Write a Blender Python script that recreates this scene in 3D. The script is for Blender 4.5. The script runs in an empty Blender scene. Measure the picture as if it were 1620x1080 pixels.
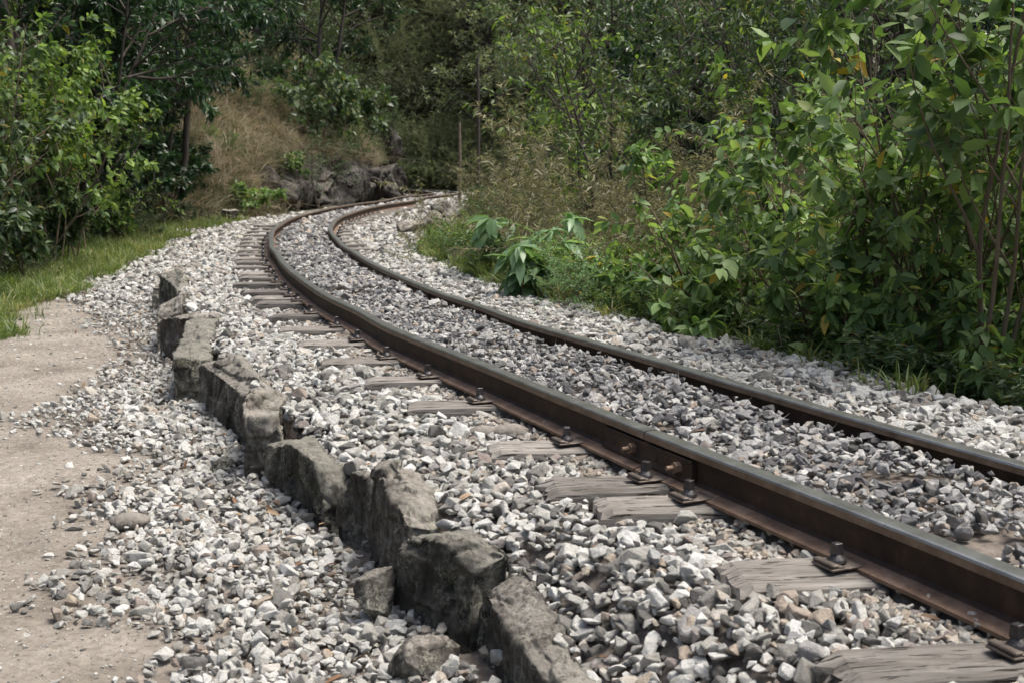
import bpy, bmesh, math, random
import numpy as np
from mathutils import Vector, Matrix, noise
R = math.radians
scene = bpy.context.scene
COL = scene.collection

# ------------------------------------------------------------------ camera
cam_d = bpy.data.cameras.new('camera'); cam = bpy.data.objects.new('camera', cam_d); COL.objects.link(cam)
H_CAM, HOR, FPX = 0.971, 261.0, 2000.0
cam.location = (0, 0, H_CAM)
cam.rotation_euler = (R(90) - math.atan((540 - HOR) / FPX), 0, 0)
cam_d.sensor_width = 36; cam_d.lens = FPX / 1620 * 36
cam_d.clip_start = 0.1; cam_d.clip_end = 2000
cam_d.dof.use_dof = True; cam_d.dof.focus_distance = 5.8; cam_d.dof.aperture_fstop = 7.0
scene.camera = cam
# ------------------------------------------------------------------ light
SUN_EL, SUN_AZ = 68.0, 88.0            # azimuth measured clockwise from +Y (towards the right)
w = bpy.data.worlds.new('World'); scene.world = w; w.use_nodes = True
nt = w.node_tree; sky = nt.nodes.new('ShaderNodeTexSky'); sky.sky_type = 'NISHITA'; sky.sun_disc = False
sky.sun_elevation = R(SUN_EL); sky.sun_rotation = R(SUN_AZ); sky.air_density = 1.0; sky.dust_density = 6.0; sky.ozone_density = 0.2
nt.links.new(sky.outputs[0], nt.nodes['Background'].inputs[0]); nt.nodes['Background'].inputs[1].default_value = 0.15
sd = bpy.data.lights.new('sun', 'SUN'); sun = bpy.data.objects.new('sun', sd); COL.objects.link(sun)
sd.energy = 3.1; sd.angle = R(26); sd.color = (1, .975, .93)
_d = Vector((math.sin(R(SUN_AZ)) * math.cos(R(SUN_EL)), math.cos(R(SUN_AZ)) * math.cos(R(SUN_EL)), math.sin(R(SUN_EL))))
sun.rotation_euler = _d.to_track_quat('Z', 'Y').to_euler()
scene.view_settings.view_transform = 'Standard'; scene.view_settings.look = 'None'
scene.view_settings.exposure = 0.58; scene.view_settings.gamma = 1
scene.cycles.max_bounces = 6; scene.cycles.transmission_bounces = 4; scene.cycles.diffuse_bounces = 4
scene.cycles.use_denoising = True

# ------------------------------------------------------------------ helpers
def at(px, py, z):
    """where the sight line through a point of the 1620x1080 photograph meets height z"""
    p = math.atan((540 - HOR) / FPX)
    x = (px - 810) / FPX; y = -(py - 540) / FPX
    Y = math.cos(p) + math.sin(p) * y; Z = y * math.cos(p) - math.sin(p)
    t = (z - H_CAM) / Z
    return x * t, Y * t
def tag(o, label=None, cat=None, group=None, kind=None):
    if label: o['label'] = label
    if cat: o['category'] = cat
    if group: o['group'] = group
    if kind: o['kind'] = kind
    return o
def empty(name, loc=(0, 0, 0), rz=0):
    o = bpy.data.objects.new(name, None); COL.objects.link(o); o.location = loc; o.rotation_euler = (0, 0, rz)
    o.empty_display_size = .1
    return o
def link(name, me, mat=None, parent=None, loc=None, rz=0):
    o = bpy.data.objects.new(name, me); COL.objects.link(o)
    if mat:
        for m in (mat if isinstance(mat, (list, tuple)) else [mat]): me.materials.append(m)
    if parent: o.parent = parent
    if loc is not None: o.location = loc
    if rz: o.rotation_euler = (0, 0, rz)
    return o
def mesh_np(name, V, loops, counts, smooth=False, attrs=None):
    me = bpy.data.meshes.new(name)
    V = np.asarray(V, np.float32); loops = np.asarray(loops, np.int32).ravel(); counts = np.asarray(counts, np.int32).ravel()
    me.vertices.add(len(V)); me.vertices.foreach_set('co', V.ravel())
    me.loops.add(len(loops)); me.loops.foreach_set('vertex_index', loops)
    me.polygons.add(len(counts))
    me.polygons.foreach_set('loop_start', np.concatenate([[0], np.cumsum(counts)[:-1]]).astype(np.int32))
    me.polygons.foreach_set('use_smooth', np.full(len(counts), bool(smooth)))
    for k, v in (attrs or {}).items():
        a = me.attributes.new(k, 'FLOAT', 'POINT'); a.data.foreach_set('value', np.asarray(v, np.float32).ravel())
    me.update(); me.validate(clean_customdata=False)
    return me
def bm_mesh(name, bm, smooth=False):
    me = bpy.data.meshes.new(name); bm.to_mesh(me); bm.free()
    if smooth:
        me.polygons.foreach_set('use_smooth', np.ones(len(me.polygons), bool))
    return me
def smooth01(t): t = np.clip(t, 0, 1); return t * t * (3 - 2 * t)
_rs = np.random.RandomState(5)
_ph = _rs.rand(64, 3)
def fbm(x, y, sc, n=6, seed=0):
    """cheap smooth pseudo noise, about -1..1"""
    o = 0; a = 1; tot = 0
    for k in range(n):
        p = _ph[(k * 3 + seed * 7) % 60: (k * 3 + seed * 7) % 60 + 3]
        th = p[0, 0] * 6.28; f = sc * (1.63 ** k)
        u = x * math.cos(th) + y * math.sin(th); v = -x * math.sin(th) + y * math.cos(th)
        o = o + a * np.sin(u * f + p[1, 0] * 9 + 1.3 * np.sin(v * f * .7 + p[2, 0] * 9)) * np.cos(v * f * .9 + p[0, 1] * 9 + 1.1 * np.sin(u * f * .6 + p[1, 1] * 9))
        tot += a; a *= .62
    return o / tot * 1.6

# ------------------------------------------------------------------ the line of the track (plan), near to far
CTRL = np.array([[3.4, -2.5], [2.9, -.9], [2.5, .3], [2.2, 1.3], [1.95, 2.1], [1.726, 2.839], [1.611, 3.138], [1.494, 3.426], [1.334, 3.795], [1.153, 4.212], [0.956, 4.66], [0.775, 5.092], [0.572, 5.578], [0.328, 6.18], [0.022, 6.904], [-0.343, 7.783], [-0.625, 8.659], [-0.966, 9.582], [-1.316, 10.74], [-1.648, 11.922], [-1.952, 13.119], [-2.206, 14.238], [-2.452, 15.235], [-2.634, 16.174], [-2.806, 17.049], [-2.965, 17.909], [-3.12, 18.805], [-3.268, 19.769], [-3.388, 20.826], [-3.518, 21.966], [-3.627, 23.193], [-3.703, 24.501], [-3.724, 25.898], [-3.741, 27.363], [-3.73, 28.884], [-3.652, 30.447], [-3.541, 32.032], [-3.338, 33.617], [-3.131, 35.198], [-3.073, 36.746], [-3.068, 38.284], [-2.961, 39.816], [-2.711, 41.351], [-2.438, 42.912], [-2.325, 44.535], [-2.513, 46.206], [-3.002, 47.893], [-3.623, 49.574], [-4.6, 51.204], [-6.2, 52.9], [-8.5, 54.2], [-12, 55], [-24, 56], [-40, 56.5]])
def catmull(C, m=10):
    n = len(C); t = np.linspace(0, n - 1, n * m); i = np.clip(t.astype(int), 0, n - 2); f = (t - i)[:, None]
    P = lambda k: C[np.clip(k, 0, n - 1)]
    a, b, c, d = P(i - 1), P(i), P(i + 1), P(i + 2)
    return .5 * ((2 * b) + (c - a) * f + (2 * a - 5 * b + 4 * c - d) * f ** 2 + (3 * b - a - 3 * c + d) * f ** 3)
CL = catmull(CTRL)
for _ in range(6): CL[1:-1] = (CL[:-2] + 2 * CL[1:-1] + CL[2:]) / 4
TG = np.gradient(CL, axis=0); TG /= np.hypot(*TG.T)[:, None]
RT = np.stack([TG[:, 1], -TG[:, 0]], 1)            # unit vector to the right of travel
GH = 0.43
def dist_track(x, y):
    x = np.asarray(x, float).ravel(); y = np.asarray(y, float).ravel()
    out = np.empty(len(x)); idx = np.empty(len(x), int)
    for a in range(0, len(x), 20000):
        dx = x[a:a + 20000, None] - CL[None, :, 0]; dy = y[a:a + 20000, None] - CL[None, :, 1]
        k = np.argmin(dx * dx + dy * dy, 1); r = np.arange(len(k))
        out[a:a + 20000] = dx[r, k] * RT[k, 0] + dy[r, k] * RT[k, 1]
        far = np.hypot(dx[r, k], dy[r, k]); sgn = np.where(out[a:a + 20000] >= 0, 1, -1)
        out[a:a + 20000] = np.where(far > np.abs(out[a:a + 20000]) + .3, sgn * far, out[a:a + 20000])
        idx[a:a + 20000] = k
    return out, idx
WALL = np.array([[2.0, .68], [3.0, .17], [3.75, -.16], [4.1, -.30], [4.6, -.52], [5.2, -.84], [6.0, -1.17], [7.2, -1.70], [8.4, -2.2], [10.0, -2.75], [11.0, -3.05], [12.4, -3.45], [13.6, -3.62], [15, -3.7]])
xwall = lambda y: np.interp(y, WALL[:, 0], WALL[:, 1])
TOPS = np.array([[2, -.44], [3, -.42], [3.9, -.38], [4.1, -.30], [4.4, -.23], [4.9, -.28], [5.4, -.34], [6, -.28], [7, -.27], [8, -.21], [9, -.18], [11, -.14], [13, -.14], [15, -.2]])
zpath = lambda y: np.interp(y, [0, 5, 10, 13, 17, 25, 40], [-.58, -.57, -.51, -.46, -.36, -.23, -.2])
FOOT = np.array([[-6, -5], [0, -5], [12, -5.4], [16, -5.9], [20, -6.4], [26, -6.7], [29, -6.3], [32, -5.9], [35, -5.5], [38, -5.0], [42, -4.55], [46, -4.3], [49, -4.7], [51, -6.2], [54, -11], [57, -20], [62, -60]])
xfoot = lambda y: np.interp(y, FOOT[:, 0], FOOT[:, 1])
DEDGE = lambda y: np.interp(y, [3, 5, 12, 18, 24, 30, 35, 45], [1.25, 1.2, 1.2, 1.75, 2.4, 2.5, 2.1, 1.7])
def tz(x, y, parts=False):
    sh = np.shape(x); x = np.asarray(x, float).ravel(); y = np.asarray(y, float).ravel()
    d, k = dist_track(x, y); yy = CL[k, 1]
    # inside the rails and right of them
    zin = -.108 + smooth01((d + GH) / (2 * GH)) * np.interp(yy, [4, 7, 12, 20], [.036, .032, .022, .010])
    zr = np.interp(yy, [0, 12, 17, 33, 36], [-.062, -.066, -.205, -.205, -.12])
    xw = xwall(y); ztop = np.interp(y, TOPS[:, 0], TOPS[:, 1]); zb_ = np.interp(y, [0, 7, 10, 40], [-.190, -.194, -.218, -.222])
    zl = zb_ + (ztop - zb_) * (1 - smooth01((x - xw - .15) / np.interp(y, [3, 5, 6], [.36, .42, .62]))) * (1 - smooth01((y - 13) / 3)) * 1.0
    z = np.where(np.abs(d) < GH, zin, 0)
    z = np.where(d >= GH, zin + (zr - zin) * smooth01((d - GH) / .1), z)
    dE = DEDGE(yy); t = d - dE
    fall = np.interp(yy, [0, 15, 25, 40, 50], [1.15, 1.1, .8, .5, .3])
    drop = -fall * smooth01(t / 2.2)
    hill = np.maximum(0, y - 26) * .30 * smooth01((d - 4) / 8) + .06 * np.maximum(0, d - 9)
    z = np.where(t > 0, zr + drop + hill, z)
    # left
    zp = zpath(y)
    zleft = zl + 0 * d
    inwall = x > xwall(y) + .155
    fade = smooth01((-d - 1.25) / 1.2)
    zfar = zl + (zp - zl) * fade
    wf = smooth01((y - 12.5) / 3)
    znear = np.where(inwall, zl, zp + .05 * np.exp(-np.maximum(0, xwall(y) - x) / .25))
    zleft = znear * (1 - wf) + zfar * wf
    xF = xfoot(y); tb = xF - x
    steep = smooth01((y - 25) / 5)
    gentle = .22 * np.minimum(tb, 2) + .5 * np.maximum(0, tb - 2)
    cliff = 1.15 * smooth01(tb / .6) + .95 * np.maximum(0, tb - .5)
    cliff = np.minimum(cliff, 14 + .2 * tb)
    bank = np.where(tb > 0, gentle * (1 - steep) + cliff * steep, 0)
    bank = bank * (1 + .22 * fbm(x, y, .55, 4, 2)) 
    zleft = zleft + bank
    z = np.where(d <= -GH, zin + (zleft - zin) * smooth01((-d - GH) / .09), z)
    z = z + np.maximum(0, y - 55) * .5
    off = smooth01((np.abs(d) - .9) / 2)
    z = z + .02 * fbm(x, y, 1.7, 5, 1) * (.4 + off) + .10 * fbm(x, y, .5, 4, 3) * smooth01((np.abs(d) - 5) / 4) 
    if parts: return z.reshape(sh), d.reshape(sh), t.reshape(sh), tb.reshape(sh)
    return z.reshape(sh)
def tz1(x, y): return float(tz(np.array([x]), np.array([y]))[0])
def dcl(x, y): return float(dist_track([x], [y])[0][0])

# gravel spilled on the dirt path: left limit
SPILL = np.array([[2.5, -.7], [3.76, -1.15], [4.47, -1.43], [4.98, -1.64], [5.4, -1.87], [5.94, -2.0], [6.43, -1.75], [6.71, -2.3], [7.0, -2.6], [8.0, -2.95], [8.6, -2.95], [9.1, -2.95], [9.8, -3.0], [11.3, -3.6], [13.2, -4.5], [16.5, -5.5], [20, -6.2], [30, -7], [50, -9]])
def gravel_mask(x, y, d, t, tb):
    lim = np.interp(y, SPILL[:, 0], SPILL[:, 1]) + .22 * fbm(x, y, 2.6, 6, 4) + .12 * fbm(x, y, 9, 4, 7)
    lim2 = np.maximum(lim, xfoot(y) + .75 + .35 * fbm(x, y, 1.5, 4, 6))
    return smooth01((x - lim2) / .6 + .5) * (1 - smooth01((t + .1 * fbm(x, y, 3, 3, 5)) / .3))

# ------------------------------------------------------------------ materials
def mat(name):
    m = bpy.data.materials.new(name); m.use_nodes = True; n = m.node_tree.nodes; l = m.node_tree.links
    return m, n, l, n['Principled BSDF']
def ramp(n, stops):
    r = n.new('ShaderNodeValToRGB'); e = r.color_ramp.elements
    while len(e) < len(stops): e.new(.5)
    for q, (p, c) in zip(e, stops): q.position = p; q.color = (*c, 1) if len(c) == 3 else c
    return r
def noise_t(n, l, scale, detail=6, rough=.6, vec=None, dist=0):
    t = n.new('ShaderNodeTexNoise'); t.inputs['Scale'].default_value = scale; t.inputs['Detail'].default_value = detail
    t.inputs['Roughness'].default_value = rough; t.inputs['Distortion'].default_value = dist
    if vec is not None: l.new(vec, t.inputs['Vector'])
    return t
def mix(n, l, a, b, f, mode='MIX'):
    m = n.new('ShaderNodeMix'); m.data_type = 'RGBA'; m.blend_type = mode
    for s, v in ((m.inputs[6], a), (m.inputs[7], b), (m.inputs[0], f)):
        if isinstance(v, (int, float)): s.default_value = v
        elif isinstance(v, tuple): s.default_value = (*v, 1)
        else: l.new(v, s)
    return m.outputs[2]
def bump(n, l, h, dist, strength=1, prev=None):
    b = n.new('ShaderNodeBump'); b.inputs['Distance'].default_value = dist; b.inputs['Strength'].default_value = strength
    l.new(h, b.inputs['Height'])
    if prev is not None: l.new(prev, b.inputs['Normal'])
    return b.outputs[0]
def objco(n): return n.new('ShaderNodeTexCoord').outputs['Object']

def leaf_mat(name, stops, rough=.45, trans=.35, spec=.45, tcol=1.5, back=None, tc=(1.1, 1.15, .55)):
    m, n, l, p = mat(name)
    a = n.new('ShaderNodeAttribute'); a.attribute_name = 'rnd'
    r = ramp(n, stops); l.new(a.outputs['Fac'], r.inputs[0]); c = r.outputs[0]
    oi = n.new('ShaderNodeObjectInfo'); hs = n.new('ShaderNodeHueSaturation')
    mr = n.new('ShaderNodeMapRange'); mr.inputs['To Min'].default_value = .8; mr.inputs['To Max'].default_value = 1.2
    l.new(oi.outputs['Random'], mr.inputs['Value']); l.new(mr.outputs[0], hs.inputs['Value']); l.new(c, hs.inputs['Color']); c = hs.outputs[0]
    if back:
        g = n.new('ShaderNodeNewGeometry'); c = mix(n, l, c, back, g.outputs['Backfacing'])
    l.new(c, p.inputs['Base Color']); p.inputs['Roughness'].default_value = rough; p.inputs['Specular IOR Level'].default_value = spec
    t = n.new('ShaderNodeBsdfTranslucent'); g2 = n.new('ShaderNodeMix'); g2.data_type = 'RGBA'; g2.blend_type = 'MULTIPLY'
    g2.inputs[0].default_value = 1; l.new(c, g2.inputs[6]); g2.inputs[7].default_value = (tcol * tc[0], tcol * tc[1], tcol * tc[2], 1); g2.clamp_result = False
    l.new(g2.outputs[2], t.inputs[0])
    mx = n.new('ShaderNodeMixShader'); mx.inputs[0].default_value = trans; l.new(p.outputs[0], mx.inputs[1]); l.new(t.outputs[0], mx.inputs[2])
    l.new(mx.outputs[0], n['Material Output'].inputs[0])
    return m
LM = {}
LM['bright'] = leaf_mat('leaf_bright', [(0, (.045, .085, .022)), (.5, (.10, .165, .04)), (.985, (.21, .29, .08)), (.993, (.30, .26, .05)), (1, (.32, .22, .05))], .48, .38, .35)
LM['shrub'] = leaf_mat('leaf_shrub', [(0, (.05, .095, .035)), (.5, (.11, .185, .06)), (.97, (.22, .31, .12)), (.985, (.26, .26, .05)), (1, (.34, .22, .04))], .5, .36, .3)
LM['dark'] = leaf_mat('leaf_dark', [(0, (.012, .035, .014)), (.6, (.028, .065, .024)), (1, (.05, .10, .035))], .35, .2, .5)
LM['mid'] = leaf_mat('leaf_mid', [(0, (.035, .06, .025)), (.6, (.065, .105, .045)), (.96, (.11, .155, .07)), (1, (.2, .15, .04))], .42, .28)
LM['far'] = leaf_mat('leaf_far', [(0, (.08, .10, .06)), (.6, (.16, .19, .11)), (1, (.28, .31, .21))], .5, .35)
LM['pale'] = leaf_mat('leaf_pale', [(0, (.09, .17, .07)), (1, (.22, .34, .18))], .38, .3)
LM['olive'] = leaf_mat('leaf_olive', [(0, (.12, .125, .06)), (.6, (.23, .225, .13)), (1, (.46, .43, .31))], .5, .3, .35, 1.3, None, (1.1, 1.1, .7))
LM['straw'] = leaf_mat('leaf_straw', [(0, (.07, .11, .04)), (.27, (.12, .15, .06)), (.4, (.25, .215, .15)), (.75, (.40, .34, .25)), (1, (.56, .49, .38))], .7, .25, .2, 1.2, None, (1.05, 1, .8))
LM['grass'] = leaf_mat('leaf_grass', [(0, (.05, .085, .022)), (.45, (.10, .145, .04)), (.75, (.17, .20, .075)), (.88, (.26, .235, .12)), (1, (.36, .31, .19))], .5, .35)
LM['fallen'] = leaf_mat('leaf_fallen', [(0, (.08, .045, .025)), (.5, (.17, .095, .05)), (1, (.30, .21, .12))], .6, .1, .3)
def bark_mat(name, a, b, sc=14):
    m, n, l, p = mat(name); o = objco(n)
    mp = n.new('ShaderNodeMapping'); mp.inputs['Scale'].default_value = (1, 1, .3); l.new(o, mp.inputs[0])
    t = noise_t(n, l, sc, 8, .7, mp.outputs[0]); r = ramp(n, [(.3, a), (.7, b)]); l.new(t.outputs[0], r.inputs[0])
    l.new(r.outputs[0], p.inputs['Base Color']); p.inputs['Roughness'].default_value = .9
    l.new(bump(n, l, t.outputs[0], .02), p.inputs['Normal']); return m
BARK = bark_mat('bark_dark', (.025, .02, .015), (.09, .075, .06))
BARK2 = bark_mat('bark_tan', (.07, .055, .035), (.18, .14, .09))
POLE = bark_mat('pole_wood', (.10, .08, .06), (.22, .18, .13), 20)

def stone_mat(name, stops, instanced=True, tex=.22):
    m, n, l, p = mat(name)
    o = objco(n)
    a = n.new('ShaderNodeAttribute'); a.attribute_type = 'INSTANCER'; a.attribute_name = 'crnd'
    r = ramp(n, stops); r.color_ramp.interpolation = 'CONSTANT' if False else 'LINEAR'; l.new(a.outputs['Fac'], r.inputs[0])
    oi = n.new('ShaderNodeObjectInfo'); ad = n.new('ShaderNodeVectorMath'); ad.operation = 'ADD'; l.new(o, ad.inputs[0])
    cx = n.new('ShaderNodeCombineXYZ'); mu = n.new('ShaderNodeMath'); mu.operation = 'MULTIPLY'; mu.inputs[1].default_value = 57.
    l.new(a.outputs['Fac'], mu.inputs[0]); l.new(mu.outputs[0], cx.inputs[0]); l.new(cx.outputs[0], ad.inputs[1])
    t = noise_t(n, l, 2.2, 7, .65, ad.outputs[0]); t2 = noise_t(n, l, 14, 4, .7, ad.outputs[0])
    r2 = ramp(n, [(.25, (1 - tex, 1 - tex, 1 - tex)), (.6, (1.0, 1.0, 1.0))]); l.new(t.outputs[0], r2.inputs[0])
    c = mix(n, l, r.outputs[0], r2.outputs[0], 1.0, 'MULTIPLY')
    r3 = ramp(n, [(.38, (.55, .48, .38)), (.55, (1, 1, 1))]); l.new(t2.outputs[0], r3.inputs[0])
    c = mix(n, l, c, r3.outputs[0], .28, 'MULTIPLY')
    l.new(c, p.inputs['Base Color']); p.inputs['Roughness'].default_value = .85; p.inputs['Specular IOR Level'].default_value = .3
    l.new(bump(n, l, t2.outputs[0], .05, .5, bump(n, l, t.outputs[0], .25, .5)), p.inputs['Normal'])
    return m
GR_LIGHT = stone_mat('ballast_pale', [(0, (.10, .098, .09)), (.12, (.21, .205, .19)), (.26, (.40, .39, .35)), (.5, (.57, .57, .53)), (.84, (.73, .735, .70)), (.91, (.50, .43, .34)), (.95, (.30, .25, .225)), (1, (.42, .43, .42))])
GR_GREY = stone_mat('ballast_grey', [(0, (.09, .09, .09)), (.25, (.21, .21, .212)), (.6, (.38, .38, .375)), (.92, (.58, .575, .55)), (1, (.42, .33, .25))])

def weather_rock(name, dark=(.035, .033, .03), mid=(.13, .12, .105), light=(.36, .34, .30), moss=(.10, .105, .04), lichen=.5, sc=3.0, topmix=.55):
    m, n, l, p = mat(name); o = objco(n)
    t = noise_t(n, l, sc, 10, .72, o, .3); r = ramp(n, [(.36, dark), (.5, mid), (.68, light)]); l.new(t.outputs[0], r.inputs[0])
    mp = n.new('ShaderNodeMapping'); mp.inputs['Scale'].default_value = (1, 1, .22); mp.inputs['Rotation'].default_value = (.25, .35, 0); l.new(o, mp.inputs[0])
    ts = noise_t(n, l, sc * 5, 6, .7, mp.outputs[0]); rs = ramp(n, [(.35, (.35, .33, .3)), (.55, (1, 1, 1)), (.72, (1.5, 1.5, 1.45))]); l.new(ts.outputs[0], rs.inputs[0])
    c = mix(n, l, r.outputs[0], rs.outputs[0], .8, 'MULTIPLY')
    t2 = noise_t(n, l, sc * 14, 6, .8, o); r2 = ramp(n, [(.50, (0, 0, 0)), (.56, (1, 1, 1))]); l.new(t2.outputs[0], r2.inputs[0])
    t4 = noise_t(n, l, sc * 1.2, 4, .6, o); r4 = ramp(n, [(.42, (0, 0, 0)), (.6, (1, 1, 1))]); l.new(t4.outputs[0], r4.inputs[0])
    f = n.new('ShaderNodeMath'); f.operation = 'MULTIPLY'; l.new(r4.outputs[0], f.inputs[1]); l.new(r2.outputs[0], f.inputs[0])
    f2 = n.new('ShaderNodeMath'); f2.operation = 'MULTIPLY'; f2.inputs[1].default_value = lichen * 1.6; f2.use_clamp = True; l.new(f.outputs[0], f2.inputs[0])
    c = mix(n, l, c, (light[0] * 1.3, light[1] * 1.33, light[2] * 1.2), f2.outputs[0])
    t3 = noise_t(n, l, sc * 1.3, 8, .75, o); r3 = ramp(n, [(.60, (0, 0, 0)), (.68, (.6, .6, .6))]); l.new(t3.outputs[0], r3.inputs[0])
    c = mix(n, l, c, moss, r3.outputs[0])
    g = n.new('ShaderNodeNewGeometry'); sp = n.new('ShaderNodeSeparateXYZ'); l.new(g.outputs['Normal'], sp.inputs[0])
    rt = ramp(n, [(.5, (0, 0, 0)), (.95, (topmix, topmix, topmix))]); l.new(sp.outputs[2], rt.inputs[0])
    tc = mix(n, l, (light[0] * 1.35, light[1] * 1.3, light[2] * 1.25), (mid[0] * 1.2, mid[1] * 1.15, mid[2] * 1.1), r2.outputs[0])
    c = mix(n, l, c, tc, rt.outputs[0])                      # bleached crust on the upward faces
    l.new(c, p.inputs['Base Color']); p.inputs['Roughness'].default_value = .92; p.inputs['Specular IOR Level'].default_value = .25
    b = bump(n, l, t.outputs[0], .06, .8); b = bump(n, l, ts.outputs[0], .02, .8, b); b = bump(n, l, t2.outputs[0], .012, 1.0, b)
    l.new(b, p.inputs['Normal']); return m
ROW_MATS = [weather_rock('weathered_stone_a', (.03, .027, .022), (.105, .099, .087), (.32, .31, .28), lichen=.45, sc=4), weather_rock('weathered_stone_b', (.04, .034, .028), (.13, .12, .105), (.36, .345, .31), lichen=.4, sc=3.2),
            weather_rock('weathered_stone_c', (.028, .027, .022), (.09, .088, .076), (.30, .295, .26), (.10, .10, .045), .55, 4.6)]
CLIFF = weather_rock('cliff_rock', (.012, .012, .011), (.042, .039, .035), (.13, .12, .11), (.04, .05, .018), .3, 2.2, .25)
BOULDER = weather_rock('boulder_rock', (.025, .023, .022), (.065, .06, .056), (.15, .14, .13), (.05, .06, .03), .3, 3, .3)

def wood_mat(name, a, b, c):
    m, n, l, p = mat(name); o = objco(n)
    oi = n.new('ShaderNodeObjectInfo')
    mp = n.new('ShaderNodeMapping'); mp.inputs['Scale'].default_value = (1.2, 16, 9); l.new(o, mp.inputs[0])
    cx = n.new('ShaderNodeCombineXYZ'); mu = n.new('ShaderNodeMath'); mu.operation = 'MULTIPLY'; mu.inputs[1].default_value = 31
    l.new(oi.outputs['Random'], mu.inputs[0]); l.new(mu.outputs[0], cx.inputs[0]); l.new(cx.outputs[0], mp.inputs['Location'])
    t = noise_t(n, l, 2.4, 8, .65, mp.outputs[0], .6); t2 = noise_t(n, l, 9, 6, .7, mp.outputs[0], .3)
    mp3 = n.new('ShaderNodeMapping'); mp3.inputs['Scale'].default_value = (2.2, 30, 14); l.new(o, mp3.inputs[0]); t3 = noise_t(n, l, 4.2, 4, .55, mp3.outputs[0], .5)
    r = ramp(n, [(.3, a), (.55, b), (.75, c)]); l.new(t.outputs[0], r.inputs[0])
    rc = ramp(n, [(.34, (.10, .085, .075)), (.41, (1, 1, 1))]); l.new(t3.outputs[0], rc.inputs[0])
    cc = mix(n, l, r.outputs[0], rc.outputs[0], .9, 'MULTIPLY')
    hs = n.new('ShaderNodeHueSaturation'); mr = n.new('ShaderNodeMapRange'); mr.inputs['To Min'].default_value = .62; mr.inputs['To Max'].default_value = 1.15
    l.new(oi.outputs['Random'], mr.inputs[0]); l.new(mr.outputs[0], hs.inputs['Value']); l.new(cc, hs.inputs['Color'])
    l.new(hs.outputs[0], p.inputs['Base Color']); p.inputs['Roughness'].default_value = .88; p.inputs['Specular IOR Level'].default_value = .2
    b = bump(n, l, t2.outputs[0], .004, .8); b = bump(n, l, rc.outputs[0], .012, .9, b); l.new(b, p.inputs['Normal'])
    return m
WOOD = wood_mat('old_sleeper_wood', (.11, .10, .088), (.22, .203, .18), (.335, .318, .29))
def rust_mat(name, a, b, c, rough=.7, metal=.25, sc=9):
    m, n, l, p = mat(name); o = objco(n)
    t = noise_t(n, l, sc, 9, .7, o); r = ramp(n, [(.3, a), (.52, b), (.72, c)]); l.new(t.outputs[0], r.inputs[0])
    l.new(r.outputs[0], p.inputs['Base Color']); p.inputs['Roughness'].default_value = rough; p.inputs['Metallic'].default_value = metal
    t2 = noise_t(n, l, sc * 8, 6, .7, o); l.new(bump(n, l, t2.outputs[0], .002, .6), p.inputs['Normal']); return m
RUST = rust_mat('rail_rust', (.014, .009, .006), (.036, .021, .014), (.075, .043, .027))
RUSTF = rust_mat('rail_foot_rust', (.08, .05, .034), (.18, .118, .08), (.29, .215, .16), .75)
HEADSIDE = rust_mat('rail_head_side', (.08, .052, .036), (.155, .108, .076), (.25, .19, .145), .5, .3)
STEEL = rust_mat('rail_running_surface', (.22, .22, .21), (.34, .345, .33), (.48, .49, .47), .36, .95, 7)
IRON = rust_mat('dark_iron', (.035, .033, .035), (.07, .066, .066), (.12, .11, .105), .42, .7, 30)

# ground
def ground_mat():
    m, n, l, p = mat('ground_soil'); g = n.new('ShaderNodeNewGeometry'); o = g.outputs['Position']
    t = noise_t(n, l, 2.2, 9, .65, o); t2 = noise_t(n, l, 26, 8, .75, o); t3 = noise_t(n, l, .5, 4, .5, o)
    dirt = ramp(n, [(.3, (.13, .115, .095)), (.46, (.21, .188, .158)), (.62, (.27, .245, .21)), (.75, (.36, .335, .295))]); l.new(t.outputs[0], dirt.inputs[0])
    d2 = ramp(n, [(.33, (.5, .47, .44)), (.5, (.95, .95, .95)), (.66, (1.2, 1.2, 1.2))]); l.new(t2.outputs[0], d2.inputs[0])
    dc = mix(n, l, dirt.outputs[0], d2.outputs[0], .8, 'MULTIPLY')
    grav = ramp(n, [(.3, (.09, .075, .06)), (.6, (.2, .175, .15)), (.8, (.34, .31, .28))]); l.new(t2.outputs[0], grav.inputs[0])
    soil = ramp(n, [(.3, (.022, .026, .012)), (.5, (.05, .045, .025)), (.75, (.10, .075, .04))]); l.new(t.outputs[0], soil.inputs[0])
    rock = ramp(n, [(.35, (.03, .028, .025)), (.6, (.10, .09, .075)), (.8, (.2, .18, .15))]); l.new(t2.outputs[0], rock.inputs[0])
    A = lambda s: (lambda q: (setattr(q, 'attribute_name', s), q.outputs['Fac'])[1])(n.new('ShaderNodeAttribute'))
    c = mix(n, l, dc, grav.outputs[0], A('gravel')); c = mix(n, l, c, soil.outputs[0], A('soil')); c = mix(n, l, c, rock.outputs[0], A('rock'))
    l.new(c, p.inputs['Base Color']); p.inputs['Roughness'].default_value = .95; p.inputs['Specular IOR Level'].default_value = .15
    v = n.new('ShaderNodeTexVoronoi'); v.inputs['Scale'].default_value = 22; l.new(o, v.inputs['Vector'])
    b = bump(n, l, t2.outputs[0], .02, .7); b = bump(n, l, v.outputs['Distance'], .02, .35, b); l.new(b, p.inputs['Normal'])
    return m
GROUND = ground_mat()

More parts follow.
